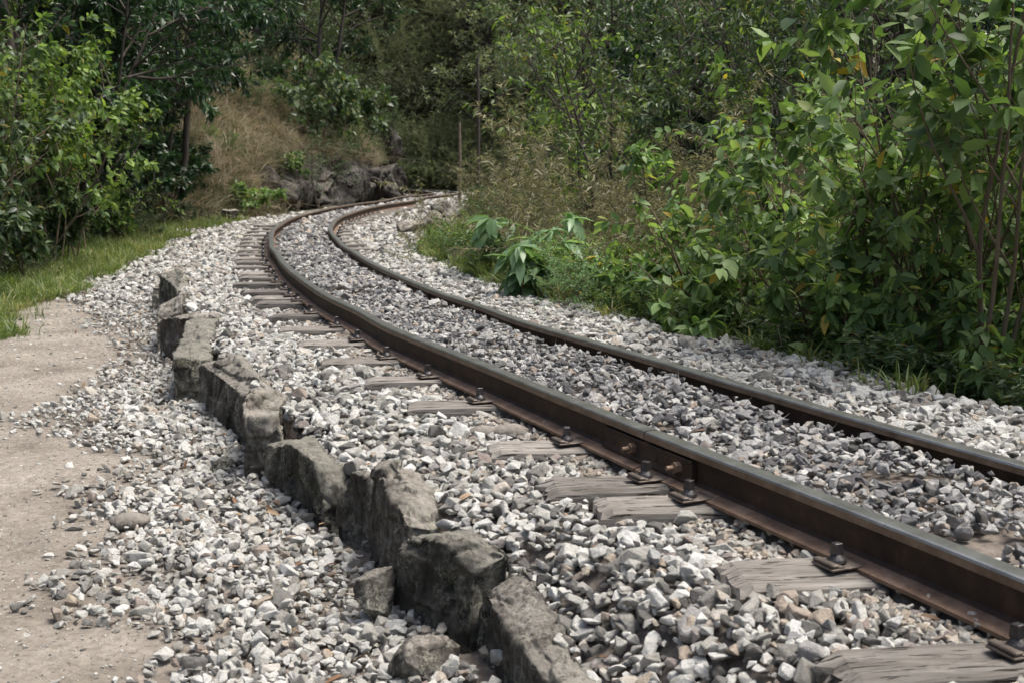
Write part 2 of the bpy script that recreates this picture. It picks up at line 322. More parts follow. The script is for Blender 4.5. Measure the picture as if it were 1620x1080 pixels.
# ------------------------------------------------------------------ ground sheet
def axis(parts):
    out = []
    for a, b, s in parts: out += list(np.arange(a, b, s))
    return np.array(out)
gx = axis([(-160, -40, 8), (-40, -14, 1.2), (-14, -7.5, .3), (-7.5, 3.2, .05), (3.2, 8, .2), (8, 20, .8), (20, 60, 4), (60, 171, 10)])
gy = axis([(-40, -4, 6), (-4, 1.6, .4), (1.6, 16, .05), (16, 30, .1), (30, 58, .25), (58, 90, 1.2), (90, 260, 8)])
GX, GY = np.meshgrid(gx, gy)
GZ, GD, GT, GB = tz(GX, GY, True)
nx, ny = len(gx), len(gy)
ii = (np.arange(ny - 1)[:, None] * nx + np.arange(nx - 1)[None]).ravel()
quads = np.stack([ii, ii + 1, ii + nx + 1, ii + nx], 1)
gm = gravel_mask(GX, GY, GD, GT, GB)
soil = np.maximum(smooth01(GT / .4), smooth01((GB + .7 + .3 * fbm(GX, GY, 1.5, 4, 6)) / .4)); soil = np.maximum(soil, smooth01((GY - 54.5) / 1.5))
rock = smooth01(GB / .3) * (1 - smooth01((GB - 1.2) / .6)) * smooth01((GY - 28) / 3)
GZ2 = GZ.copy() - .03 * gm
me = mesh_np('ground', np.stack([GX, GY, GZ2], -1).reshape(-1, 3), quads, np.full(len(quads), 4), True, {'gravel': gm, 'soil': soil, 'rock': rock})
tag(link('ground', me, GROUND), kind='structure')

# ------------------------------------------------------------------ loose stones
rng = np.random.RandomState(11)
def stone_mesh(name, seed, npt=13, sc=(1, .72, .5), m=None, bev=.06):
    r = np.random.RandomState(seed); bm = bmesh.new()
    for k in range(npt):
        v = r.normal(size=3); v /= np.linalg.norm(v); v = np.sign(v) * np.abs(v) ** r.uniform(.55, .95)
        v *= r.uniform(.82, 1.0) / max(.75, np.abs(v).max())
        bm.verts.new((v[0] * sc[0], v[1] * sc[1], v[2] * sc[2]))
    bmesh.ops.convex_hull(bm, input=bm.verts, use_existing_faces=False)
    for v in [v for v in bm.verts if not v.link_faces]: bm.verts.remove(v)
    bmesh.ops.dissolve_limit(bm, angle_limit=R(14), verts=bm.verts, edges=bm.edges)
    if bev: bmesh.ops.bevel(bm, geom=list(bm.edges), offset=bev, segments=1, affect='EDGES')
    me = bm_mesh(name, bm)
    if m: me.materials.append(m)
    return me
def variants(prefix, m, n, s0):
    c = bpy.data.collections.new(prefix)
    r = random.Random(s0)
    for k in range(n):
        o = bpy.data.objects.new(prefix, stone_mesh(prefix, s0 + k, r.randint(10, 17), (1, r.uniform(.6, .95), r.uniform(.38, .75)), m)); c.objects.link(o)
    return c
V_LIGHT = variants('pale_stone', GR_LIGHT, 18, 100); V_GREY = variants('grey_stone', GR_GREY, 14, 300)
def scatter(name, P, rot, scl, crnd, coll, kind='stuff'):
    me = bpy.data.meshes.new(name); me.vertices.add(len(P)); me.vertices.foreach_set('co', P.astype(np.float32).ravel())
    a = me.attributes.new('rot', 'FLOAT_VECTOR', 'POINT'); a.data.foreach_set('vector', rot.astype(np.float32).ravel())
    a = me.attributes.new('scl', 'FLOAT_VECTOR', 'POINT'); a.data.foreach_set('vector', scl.astype(np.float32).ravel())
    a = me.attributes.new('crnd', 'FLOAT', 'POINT'); a.data.foreach_set('value', crnd.astype(np.float32).ravel())
    a = me.attributes.new('pick', 'INT', 'POINT'); a.data.foreach_set('value', rng.randint(0, 10000, len(P)).astype(np.int32))
    o = link(name, me); tag(o, kind=kind)
    ng = bpy.data.node_groups.new(name, 'GeometryNodeTree')
    ng.interface.new_socket('Geometry', in_out='INPUT', socket_type='NodeSocketGeometry'); ng.interface.new_socket('Geometry', in_out='OUTPUT', socket_type='NodeSocketGeometry')
    N = ng.nodes; Lk = ng.links; gi = N.new('NodeGroupInput'); go = N.new('NodeGroupOutput')
    iop = N.new('GeometryNodeInstanceOnPoints'); ci = N.new('GeometryNodeCollectionInfo'); ci.inputs['Collection'].default_value = coll
    ci.inputs['Separate Children'].default_value = True; ci.inputs['Reset Children'].default_value = True
    def na(s, t): q = N.new('GeometryNodeInputNamedAttribute'); q.data_type = t; q.inputs['Name'].default_value = s; return q.outputs[0]
    Lk.new(gi.outputs[0], iop.inputs['Points']); Lk.new(ci.outputs[0], iop.inputs['Instance']); iop.inputs['Pick Instance'].default_value = True
    Lk.new(na('pick', 'INT'), iop.inputs['Instance Index']); Lk.new(na('rot', 'FLOAT_VECTOR'), iop.inputs['Rotation']); Lk.new(na('scl', 'FLOAT_VECTOR'), iop.inputs['Scale'])
    Lk.new(iop.outputs[0], go.inputs[0])
    md = o.modifiers.new('scatter', 'NODES'); md.node_group = ng
    return o
def jitter(x0, x1, y0, y1, s):
    X, Y = np.meshgrid(np.arange(x0, x1, s), np.arange(y0, y1, s)); X = X.ravel(); Y = Y.ravel()
    return X + rng.uniform(-.55, .55, len(X)) * s, Y + rng.uniform(-.55, .55, len(X)) * s
def near_view(x, y, m=1.0): return (np.abs(x) < .42 * y + m)
# sleepers (left ends in plan, computed below) are needed to keep stones off their tops
SL_LEFT = [(1318, 1052), (1150, 908), (945, 797), (862, 766), (775, 706), (646, 640), (580, 600), (511, 570), (474, 541), (443, 519), (431, 498), (408, 478), (398, 470), (388, 460), (371, 448), (380, 438), (377, 432), (368, 422), (374, 414), (372, 408), (374, 402), (377, 395), (379, 388), (381, 382), (384, 376), (387, 371), (391, 366), (396, 361), (402, 356)]
SLEEPERS = []
for i, (px, py) in enumerate(SL_LEFT):
    x, y = at(px, py, -.151)
    k = int(np.argmin(np.hypot(CL[:, 0] - x, CL[:, 1] - y)))
    ang = [3.5, 4, 0, 1, 0, 0, -1, 0, 0, 0][i] if i < 10 else 0
    perp = math.degrees(math.atan2(RT[k, 1], RT[k, 0])); ang = ang * .8 + perp * .2 if i < 16 else perp * .8
    SLEEPERS.append([x, y, R(ang)])
k = 0; last = SLEEPERS[-1][:2]; acc = 0                              # further ones follow the rails
for j in range(1, len(CL)):
    if CL[j, 1] < last[1] + .2: continue
    acc += np.hypot(*(CL[j] - CL[j - 1]))
    if acc > .62:
        acc = 0; L0 = GH + .42
        SLEEPERS.append([CL[j, 0] - RT[j, 0] * L0, CL[j, 1] - RT[j, 1] * L0, math.atan2(RT[j, 1], RT[j, 0])])
for yb in (2.25, 1.7, 1.15):                                        # two just outside the frame
    k = int(np.argmin(np.abs(CL[:, 1] - yb))); SLEEPERS.append([CL[k, 0] - .85, CL[k, 1] - .1, R(6)])
SL_LEN, SL_W = 1.78, .19
SA = np.array(SLEEPERS)
def on_sleeper(x, y, pad=.0):
    hit = np.zeros(len(x), bool)
    for sx, sy, a in SA:
        u = (x - sx) * math.cos(a) + (y - sy) * math.sin(a); v = -(x - sx) * math.sin(a) + (y - sy) * math.cos(a)
        hit |= (u > -pad) & (u < SL_LEN + pad) & (np.abs(v) < SL_W / 2 + pad)
    return hit
def make_stones(x, y, size, lift=0, keep=None):
    z, d, t, tb = tz(x, y, True)
    g = gravel_mask(x, y, d, t, tb)
    return z, d, t, tb, g
def euler(n, tilt=.5): return np.stack([rng.normal(0, tilt, n), rng.normal(0, tilt, n), rng.uniform(0, 6.28, n)], 1)
P1 = []; P2 = []
def layer(y0, y1, s, size0, size1, prob=1.0, up=0., grey_only=None):
    x, y = jitter(-8.5, 3.6, y0, y1, s)
    k = near_view(x, y, .7) & (x > xfoot(y) - .3); x = x[k]; y = y[k]
    z, d, t, tb, g = make_stones(x, y, s)
    sleep = on_sleeper(x, y, np.where(y < 5.5, .018, np.where(y < 9, .022, .036)))
    rail = np.abs(np.abs(d) - GH) < np.where(d < 0, .07, .05)
    clus = .5 + .5 * fbm(x, y, 2.3, 4, 9)
    p = g * prob
    scree = (x < xwall(y) - .02) & (y < 13)
    p = np.where(scree, p * (.5 + .6 * clus) * np.where(y > 9, .78, 1) * np.where(x < xwall(y) - .75, np.interp(y, [5.5, 6.6], [1, .7]), 1), p)
    edge = (x > xwall(y) - .02) & (x < xwall(y) + .09) & (y < 13.6); keep = (rng.rand(len(x)) < p) & ~rail & ~edge & (t < .35)
    inside = np.abs(d) < GH; left = (d < -GH) & ~scree
    # sleepers: left overhang bare, inside half buried, right side buried
    keep &= ~(sleep & left) & ~(sleep & inside & (fbm(x, y, 4, 3, 12) > .5)) & ~(sleep & (d > GH) & (y > 16) & (y < 36))
    x, y, z, d, inside, left, scree, sleep = [a[keep] for a in (x, y, z, d, inside, left, scree, sleep)]
    n = len(x)
    r = np.exp(rng.normal(0, .33, n)) * np.interp(y, [y0, y1], [size0, size1])
    r = np.where(inside, r * .82, r); r = np.where(scree & (y > 8.5), r * .70, np.where(scree & (y > 6.3) & (x < xwall(y) - .6), r * .72, np.where(scree, r * .90, r))); r = np.clip(r, .006, .075)
    # smaller by the rail foot
    near_foot = np.abs(-d - GH - .12) < .1; r = np.where(near_foot, r * .8, r)
    z = z + up + rng.normal(0, .007, n) + np.where(sleep & inside, .012, 0)
    z = np.where((d > GH), z + .0, z)
    sc = np.stack([r, r * rng.uniform(.75, 1.1, n), r * rng.uniform(.75, 1.2, n)], 1)
    c = rng.rand(n); c = np.where(near_foot & (d < 0), np.where(rng.rand(n) < .6, rng.uniform(.85, .96, n), c * .5), c)
    c = np.where(scree, np.clip(c * .85 + .1, 0, 1), c)
    pos = np.stack([x, y, z], 1); rt = euler(n, .42)
    gi = inside & (rng.rand(n) < .85)
    P2.append((pos[gi], rt[gi], sc[gi], c[gi])); gi = ~gi; P1.append((pos[gi], rt[gi], sc[gi], c[gi]))
layer(1.7, 9, .037, .0225, .0255)
layer(1.7, 9, .041, .021, .0245, .85, .013)
layer(1.7, 8, .085, .030, .032, .14, .014)
layer(9, 16, .050, .027, .032, 1, .004)
layer(9, 16, .06, .027, .032, .7, .016)
n_ = 5200; kk_ = rng.randint(40, 330, n_); dd_ = -(GH + rng.uniform(.092, .2, n_)); x_ = CL[kk_, 0] + TG[kk_, 0] * rng.uniform(-.1, .1, n_) + RT[kk_, 0] * dd_; y_ = CL[kk_, 1] + TG[kk_, 1] * rng.uniform(-.1, .1, n_) + RT[kk_, 1] * dd_
q_ = ~on_sleeper(x_, y_, .0); x_, y_ = x_[q_], y_[q_]; r_ = rng.uniform(.010, .021, len(x_)); P1.append((np.stack([x_, y_, tz(x_, y_) + rng.uniform(0, .02, len(x_))], 1), euler(len(x_), .5), np.stack([r_, r_, r_ * .9], 1), np.where(rng.rand(len(x_)) < .55, rng.uniform(.86, .96, len(x_)), rng.uniform(0, .5, len(x_)))))
layer(16, 28, .085, .040, .055, 1, .005)
layer(28, 54, .14, .07, .09, 1, .0)
def cat(P): return [np.concatenate([p[i] for p in P]) for i in range(4)]
scatter('ballast_gravel', *cat(P1), V_LIGHT); scatter('ballast_gravel_between_rails', *cat(P2), V_GREY)
# scattered pebbles and chips on the bare dirt
x, y = jitter(-6.5, 0, 2.6, 22, .06); z, d, t, tb, g = make_stones(x, y, 0)
k = near_view(x, y, .6) & (x < xwall(y) - .05) & (tb < -.1) & (rng.rand(len(x)) < .40 * (1 - g) * (.4 + 1.3 * np.clip(fbm(x, y, 1.6, 4, 8), 0, 1))); n = int(k.sum())
r = np.exp(rng.normal(-4.6, .6, n)); r = np.clip(r, .003, .035)
scatter('path_pebbles', np.stack([x[k], y[k], z[k] + r * .15], 1), euler(n, .15), np.stack([r, r * .8, r * .55], 1), rng.rand(n) * .8 + .1, V_LIGHT)
x, y = jitter(-4.5, 0, 2.6, 12, .022); z, d, t, tb, g = make_stones(x, y, 0)
k = near_view(x, y, .4) & (x < xwall(y) - .05) & (rng.rand(len(x)) < .42); n = int(k.sum()); r = np.clip(np.exp(rng.normal(-5.6, .4, n)), .002, .009)
scatter('path_grit', np.stack([x[k], y[k], z[k] + r * .2], 1), euler(n, .3), np.stack([r, r * .9, r * .7], 1), rng.rand(n), V_LIGHT)

# ------------------------------------------------------------------ rails
RH = .150
PROFILE = [(-.0335, -.010), (-.030, -.0035), (-.022, -.0008), (.022, -.0008), (.030, -.0035), (.0335, -.010), (.035, -.031), (.010, -.041), (.0085, -.116), (.022, -.127), (.074, -.139), (.074, -RH), (-.074, -RH), (-.074, -.139), (-.022, -.127), (-.0085, -.116), (-.010, -.041), (-.035, -.031)]
PMAT = [3, 3, 3, 2, 0, 0, 0, 1, 1, 1, 1, 1, 0, 0, 0, 2]   # material of the strip that starts at each profile point
PMAT = [3, 3, 3, 3, 2, 2, 0, 0, 0, 1, 1, 1, 1, 1, 0, 0, 0, 2]
def rail_curve(side):
    c = CL + RT * GH * side
    return c
def sweep(path, tang, prof, mats, name):
    n, m = len(path), len(prof); V = np.zeros((n, m, 3)); pr = np.array(prof)
    rt = np.stack([tang[:, 1], -tang[:, 0]], 1)
    V[:, :, 0] = path[:, None, 0] + rt[:, None, 0] * pr[None, :, 0]; V[:, :, 1] = path[:, None, 1] + rt[:, None, 1] * pr[None, :, 0]
    V[:, :, 2] = pr[None, :, 1]
    lo = []; mi = []
    for i in range(n - 1):
        for j in range(m):
            a = i * m + j; b = i * m + (j + 1) % m; lo += [a, b, b + m, a + m]; mi.append(mats[j])
    cnt = [4] * (len(lo) // 4)
    lo += list(range(m))[::-1]; cnt.append(m); mi.append(0); lo += list(range((n - 1) * m, n * m)); cnt.append(m); mi.append(0)
    me = mesh_np(name, V.reshape(-1, 3), lo, cnt)
    me.polygons.foreach_set('material_index', np.array(mi, np.int32)); return me
def seg_resample(c, a, b, step=.12):
    s = np.r_[0, np.cumsum(np.hypot(*np.diff(c, axis=0).T))]
    q = np.arange(a, b, step); q = np.r_[q, b] if b - q[-1] > .01 else q
    P = np.stack([np.interp(q, s, c[:, 0]), np.interp(q, s, c[:, 1])], 1)
    for _ in range(2): P[1:-1] = (P[:-2] + 2 * P[1:-1] + P[2:]) / 4
    T = np.gradient(P, axis=0); T /= np.hypot(*T.T)[:, None]; return P, T
def hexnut(bm, M, r, h, n=6):
    g = bmesh.ops.create_cone(bm, cap_ends=True, segments=n, radius1=r, radius2=r, depth=h, matrix=M); return g
RAIL_MATS = [RUST, RUSTF, HEADSIDE, STEEL]
def make_rail(side, joint_px, label):
    root = tag(empty('steel_rail', (0, 0, 0)), label, 'rail', 'two running rails of the track')
    c = rail_curve(side); s = np.r_[0, np.cumsum(np.hypot(*np.diff(c, axis=0).T))]
    jx, jy = at(*joint_px, 0); js = s[int(np.argmin(np.hypot(c[:, 0] - jx, c[:, 1] - jy)))]
    for a, b in ((.05, js - .004), (js + .004, s[-1])):
        P, T = seg_resample(c, a, b)
        link('rail_length', sweep(P, T, PROFILE, PMAT, 'rail_length'), RAIL_MATS, root)
    # fishplate on both sides of the joint
    P, T = seg_resample(c, js - .33, js + .33, .06)
    for sg in (-1, 1):
        prof = [(sg * .011, -.043), (sg * .030, -.0425), (sg * .033, -.050), (sg * .029, -.058), (sg * .029, -.104), (sg * .036, -.114), (sg * .038, -.124), (sg * .011, -.118)]
        if sg > 0: prof = prof[::-1]
        bar = link('joint_bar', sweep(P, T, prof[::-1], [0] * 8, 'joint_bar'), [RUST], root)
        for q, off in enumerate((-.245, -.085, .085, .245)):
            i = int(np.argmin(np.abs(s - (js + off)))); tx, ty = T[len(T) // 2]; rx, ry = ty, -tx
            px_ = np.interp(js + off, s, c[:, 0]); py_ = np.interp(js + off, s, c[:, 1])
            rot = Vector((rx * sg, ry * sg, 0)).to_track_quat('Z', 'Y').to_matrix().to_4x4()
            bm = bmesh.new(); B = Vector((px_, py_, -.083))
            o_ = Vector((rx * sg, ry * sg, 0))
            if (q % 2 == 0) == (sg < 0):
                bmesh.ops.create_cone(bm, cap_ends=True, segments=16, radius1=.022, radius2=.022, depth=.006, matrix=Matrix.Translation(B + o_ * .027) @ rot)
                hexnut(bm, Matrix.Translation(B + o_ * .041) @ rot, .021, .022)
                bmesh.ops.create_cone(bm, cap_ends=True, segments=12, radius1=.010, radius2=.009, depth=.03, matrix=Matrix.Translation(B + o_ * .065) @ rot)
            else:
                bmesh.ops.create_uvsphere(bm, u_segments=14, v_segments=8, radius=.018, matrix=Matrix.Translation(B + o_ * .024) @ rot @ Matrix.Diagonal((.8, 1.2, .55, 1)))
            link('bolt', bm_mesh('bolt', bm), [RUSTF if (q % 2 == 0) == (sg < 0) else RUST], bar)
    return root
make_rail(-1, (1023, 679), 'left rust-brown rail, the outer one, with a bolted joint beside the sleepers')
make_rail(1, (666, 452), 'right rust-brown rail next to the grassy bank, inner rail of the near curve')

# ------------------------------------------------------------------ sleepers
def sleeper_beam(seed, rough):
    r = random.Random(seed); nx_, nyy, nz = 40, 6, 3
    bm = bmesh.new(); bmesh.ops.create_cube(bm, size=1)
    bmesh.ops.subdivide_edges(bm, edges=[e for e in bm.edges if abs((e.verts[0].co - e.verts[1].co).x) > .5], cuts=44)
    bmesh.ops.subdivide_edges(bm, edges=[e for e in bm.edges if abs((e.verts[0].co - e.verts[1].co).y) > .5], cuts=7)
    bmesh.ops.subdivide_edges(bm, edges=[e for e in bm.edges if abs((e.verts[0].co - e.verts[1].co).z) > .5], cuts=3)
    H = .13
    for v in bm.verts:
        x, y, z = v.co.x + .5, v.co.y, v.co.z - .5
        X = x * SL_LEN; Y = y * SL_W; Z = z * H
        # worn corners and split, uneven ends
        ex = min(x, 1 - x) * SL_LEN
        rnd = .010 * (1 + rough)
        if abs(y) > .45 and z > -.1: Z -= rnd; Y *= .96
        if ex < .02: X += (.02 if x < .5 else -.02) * noise.noise(Vector((Y * 30, Z * 40, seed))) * (1 + 2 * rough); 
        if ex < .02 and z > -.1: Z -= rnd * .8
        nn = noise.fractal(Vector((X * 3, Y * 16, seed * 3.1)), 1, 2, 4)
        if z > -.1: Z += nn * .0035 * (1 + 2.5 * rough) - (.005 * (1 + 2 * rough)) * max(0, noise.noise(Vector((X * 1.5, Y * 40, seed * 7.7))))
        Y += .008 * noise.noise(Vector((X * 2.5, seed, 4 + y * 2))) * (1 + rough) 
        v.co = (X, Y, Z)
    return bm_mesh('sleeper_beam', bm)
def clip_mesh():
    bm = bmesh.new()
    def box(x0, x1, y0, y1, z0, z1):
        g = bmesh.ops.create_cube(bm, size=1, matrix=Matrix.Translation(((x0 + x1) / 2, (y0 + y1) / 2, (z0 + z1) / 2)) @ Matrix.Diagonal((x1 - x0, y1 - y0, z1 - z0, 1)))
        return g
    box(-.058, .075, -.048, .048, 0, .009); box(-.054, -.03, -.046, .046, .0091, .020); box(-.034, -.012, -.046, .046, .0091, .013)
    bmesh.ops.bevel(bm, geom=list(bm.edges), offset=.003, segments=1, affect='EDGES')
    return bm_mesh('clip_plate', bm)
def screw_mesh():
    bm = bmesh.new(); T = lambda z: Matrix.Translation((0, 0, z))
    bmesh.ops.create_cone(bm, cap_ends=True, segments=18, radius1=.029, radius2=.026, depth=.008, matrix=T(.004))
    bmesh.ops.create_cone(bm, cap_ends=True, segments=18, radius1=.025, radius2=.015, depth=.014, matrix=T(.0152))
    bmesh.ops.create_cone(bm, cap_ends=True, segments=4, radius1=.021, radius2=.017, depth=.032, matrix=T(.038))
    bmesh.ops.bevel(bm, geom=[e for e in bm.edges if e.calc_length() > .01 and len(e.link_faces) == 2 and e.calc_face_angle(0) > 1], offset=.0015, segments=1, affect='EDGES')
    return bm_mesh('screw', bm)
CLIPM = rust_mat('clip_steel', (.05, .04, .033), (.11, .09, .075), (.19, .16, .135), .6, .5, 20); CLIP = clip_mesh(); CLIP.materials.append(CLIPM); SCREW = screw_mesh(); SCREW.materials.append(IRON)
BEAMS = [sleeper_beam(k, [0, .1, .25, 0, .5, .15, 1.0][k]) for k in range(7)]
for b in BEAMS: b.materials.append(WOOD)
SORD = sorted(range(len(SLEEPERS)), key=lambda i: SLEEPERS[i][1])
NICE = {0: 'dark cracked wooden sleeper with split end, lowest in view beside the left rail', 1: 'pale wide wooden sleeper with deep grain cracks, second nearest beside the left rail',
        2: 'ridged grey wooden sleeper end just beyond the rail joint, paired with a rougher one', 3: 'rough eroded wooden sleeper end right beside the bolted rail joint',
        4: 'smooth grey wooden sleeper end before the rail joint, near two rounded stones', 5: 'pale flat wooden sleeper end opposite the tall slab of the stone row',
        6: 'finely grained brown-grey sleeper end, sixth one back from the rail joint', 7: 'pale long wooden sleeper end standing proud with a dark side face',
        8: 'dark blackened wooden sleeper end with frayed corner', 9: 'grey wooden sleeper end with a reddish stain at its tip'}
for i, (sx, sy, a) in enumerate(SLEEPERS):
    g = 'wooden sleepers under the rails'
    lab = NICE.get(i) or ('weathered wooden sleeper on the bend where the sleepers stand close together' if i < 29 else 'weathered wooden sleeper in the far stretch of track before the second bend')
    if i < len(SL_LEFT) and i >= 10 and i < 16:
        lab = ['thin grey sleeper end half sunk in gravel beyond the stained one', 'short low sleeper end crowded against its neighbour', 'long grey sleeper end with pale top beyond the crowded pair',
               'thin dark sleeper end behind the longest jutting one', 'sleeper end that juts farthest left on the approach to the bend', 'narrow sleeper end just beyond the one jutting farthest left'][i - 10]
    zt = -.146 + (.0 if i > 9 else 0)
    rt = empty('sleeper', (sx, sy, zt), a); tag(rt, lab, 'railway sleeper', g)
    far = sy > 30
    rr = random.Random(i * 13 + 1)
    bmz = BEAMS[6] if i in (0, 3) else BEAMS[4] if i in (1, 2, 8) else BEAMS[rr.randint(0, 5)]
    b_ = link('beam', bmz, None, rt)
    if i > 9: b_.scale = (1, rr.uniform(.75, 1.0), 1)
    if i == 1: b_.scale = (1, 1.35, 1)
    if i == 3: b_.scale = (.97, 1.05, 1)
    if far: continue
    for side in (-1, 1):                                       # both rails: clip and coach screw on the outer and inner foot
        c = CL + RT * GH * side
        u = (c[:, 0] - sx) * math.cos(a) + (c[:, 1] - sy) * math.sin(a); v = -(c[:, 0] - sx) * math.sin(a) + (c[:, 1] - sy) * math.cos(a)
        kk = int(np.argmin(np.abs(v) + (np.abs(u) > 3) * 9)); uu = u[kk]
        tr = math.atan2(RT[kk, 1], RT[kk, 0]) - a
        for s2 in (-1, 1):
            off = .074 + .034
            ca = math.cos(tr) if math.cos(tr) > .3 else 1
            U = uu + s2 * off / ca
            if not (.03 < U < SL_LEN - .03): continue
            if side == 1 and sy < 14: continue
            pl = link('clip_plate', CLIP, None, rt, (U, 0, .006)); pl.rotation_euler = (0, 0, tr + (0 if s2 < 0 else math.pi))
            sc = link('screw', SCREW, None, rt, (U + .004 * s2, .0, .018)); sc.rotation_euler = (rr.uniform(-.06, .06), rr.uniform(-.06, .06), rr.uniform(0, 1.5))

# ------------------------------------------------------------------ retaining row of split stones
def voxel(bm, size):
    """rebuild a closed shape with even small faces so that it can be roughened"""
    me = bm_mesh('rough', bm); o = bpy.data.objects.new('rough', me); COL.objects.link(o)
    m = o.modifiers.new('remesh', 'REMESH'); m.mode = 'VOXEL'; m.voxel_size = size
    dg = bpy.context.evaluated_depsgraph_get(); ev = o.evaluated_get(dg); out = bpy.data.meshes.new_from_object(ev, depsgraph=dg)
    bpy.data.objects.remove(o); bpy.data.meshes.remove(me); return out
def roughen(me, seed, amp, fr, ridge=1.0, strata=1.0):
    n = len(me.vertices); off = Vector((seed * 3.7, seed * 1.3, seed * .31)); tilt = random.Random(seed).uniform(-.5, .5)
    nr = [v.normal.copy() for v in me.vertices]
    for v, q_ in zip(me.vertices, nr):
        q = v.co * fr + off
        big = noise.noise(q * .5); n1 = noise.fractal(q * 1.3, .75, 2.15, 6)
        cr = abs(noise.noise(Vector((q.x * 1.6 + q.z * tilt, q.y * 1.6, q.z * .55)))); cell = noise.cell(Vector((q.x * .9 + n1 * .25, q.y * .9, (q.z + q.x * tilt) * .9)))
        v.co += q_ * amp * (n1 * .55 + big * 1.2 - ridge * max(0, .12 - cr) * 5 + strata * (cell - .5) * .45)
    me.polygons.foreach_set('use_smooth', np.ones(len(me.polygons), bool)); me.update()
def rock_block(name, lo, hi, seed, cuts=5, amp=.035, mtl=None, extra=4, fr=3.0, bev=.012):
    r = random.Random(seed); bm = bmesh.new(); pts = [Vector(p) for p in lo + hi]; c = sum(pts, Vector()) / len(pts)
    for p in pts: bm.verts.new(p)
    bmesh.ops.convex_hull(bm, input=bm.verts)
    for v in [v for v in bm.verts if not v.link_faces]: bm.verts.remove(v)
    size = max((p - c).length for p in pts)
    for k in range(9): plane_cut(bm, r, .62, .9, Vector((0, 0, 0)))
    me = voxel(bm, size / 30); roughen(me, seed, amp * .42, 2.6 / size, .9, 1.2)
    me.materials.append(mtl or ROW_MATS[seed % 3]); return me
def plane_cut(bm, r, a, b, c, up=(-1, 1)):
    n = Vector((r.uniform(-1, 1), r.uniform(-1, 1), r.uniform(*up))).normalized()
    sup = max(v.co.dot(n) for v in bm.verts); k = c.dot(n)
    q = n * (k + (sup - k) * r.uniform(a, b))
    bmesh.ops.bisect_plane(bm, geom=bm.verts[:] + bm.edges[:] + bm.faces[:], plane_co=q, plane_no=n, clear_outer=True)
    bmesh.ops.holes_fill(bm, edges=[e for e in bm.edges if e.is_boundary], sides=0)
def cut_block(name, L, T, H, seed, m, chips=9, amp=.016):
    """a split stone: a box dressed by random plane cuts, then roughened; origin at its base centre"""
    r = random.Random(seed * 5 + 2); bm = bmesh.new(); bmesh.ops.create_cube(bm, size=1)
    for v in bm.verts:
        v.co = Vector((v.co.x * L * (1.0 if v.co.z < 0 else r.uniform(.75, 1.0)), v.co.y * T * (1.1 if v.co.z < 0 else r.uniform(.6, 1.0)), (v.co.z + .5) * H * (1 if v.co.z < 0 else r.uniform(.74, 1.10))))
    for k in range(chips): plane_cut(bm, r, .80, .97, Vector((0, 0, H / 2)), (-.5, .5) if k % 2 else (1.2, 2.6))
    me = voxel(bm, .011); roughen(me, seed, amp * 1.25, 7.0, 1.2, 1.6); me.materials.append(m); return me
def centre_mesh(me, loc): pass
ROW = [  # y0, y1, top at near end, top at far end, thickness, lean, label
    (2.55, 3.10, -.44, -.40, .30, .05, 'broad stone of the row cut off by the lower edge of the picture'),
    (3.02, 3.86, -.40, -.335, .27, .02, 'long low rough slab nearest in the row, sloping down to the right'),
    (3.84, 4.22, -.32, -.24, .26, .06, 'pointed dark wedge of the row leaning over the low stone'),
    (4.20, 4.72, -.19, -.17, .25, .03, 'tall pale-topped slab with lichen streaks beside the dark wedge'),
    (4.70, 5.02, -.24, -.24, .20, .02, 'narrow dark slab with a patch of green lichen'),
    (5.03, 5.92, -.33, -.26, .22, .12, 'wide dark slab leaning back with rusty orange stains'),
    (5.95, 6.55, -.25, -.16, .25, .05, 'pale angular block with a hollow in its front'),
    (6.58, 7.75, -.24, -.21, .28, .05, 'longest dark slab with a flat lens-shaped top stone'),
    (7.80, 8.95, -.20, -.12, .28, .10, 'round-shouldered black boulder in the middle of the row'),
    (8.98, 9.70, -.17, -.12, .26, .05, 'low brownish boulder tucked behind the black one'),
    (9.75, 10.9, -.12, -.08, .26, .03, 'upright grey block with a flat top, far part of the row'),
    (10.95, 12.3, -.10, -.05, .25, .02, 'thin leaning slab next to last in the row'),
    (12.4, 13.8, -.10, -.08, .25, .0, 'small end stone where the row meets the gravel path'),
]
YAW = [-3, -7, 18, -9, 12, 4, -17, 3, -11, 16, -8, 6, -10]
for i, (y0, y1, z0, z1, th, lean, lab) in enumerate(ROW):
    r = random.Random(i + 40); x0, x1 = float(xwall(y0)), float(xwall(y1))
    t = Vector((x1 - x0, y1 - y0, 0)); Ln = t.length; t.normalize(); nrm = Vector((t.y, -t.x, 0))
    m_ = Vector(((x0 + x1) / 2, (y0 + y1) / 2, 0)); zb = float(zpath((y0 + y1) / 2)) - .12; top = max(z0, z1)
    me = cut_block('row_stone', Ln * 1.10, th * [.8, .72, .8, .8, .8, .9, .9, .9, .9, .8, .8, .7, .7][i], top - zb + .035, i + 3, ROW_MATS[(i * 2 + 1) % 3], 9 if i > 1 else 6)
    loc = m_ + nrm * (th * .34 + [0, .03, -.03, .02, .06, .0, -.03, .02, .0, .05, .0, .04, .02][i]); loc.z = zb
    o = link('row_stone', me, None, None, loc); tag(o, lab, 'stone', 'upright stones retaining the ballast')
    o.rotation_euler = (-.5 * lean if True else 0, math.atan2(z0 - z1, Ln) * .8, math.atan2(t.y, t.x) + R(YAW[i]))
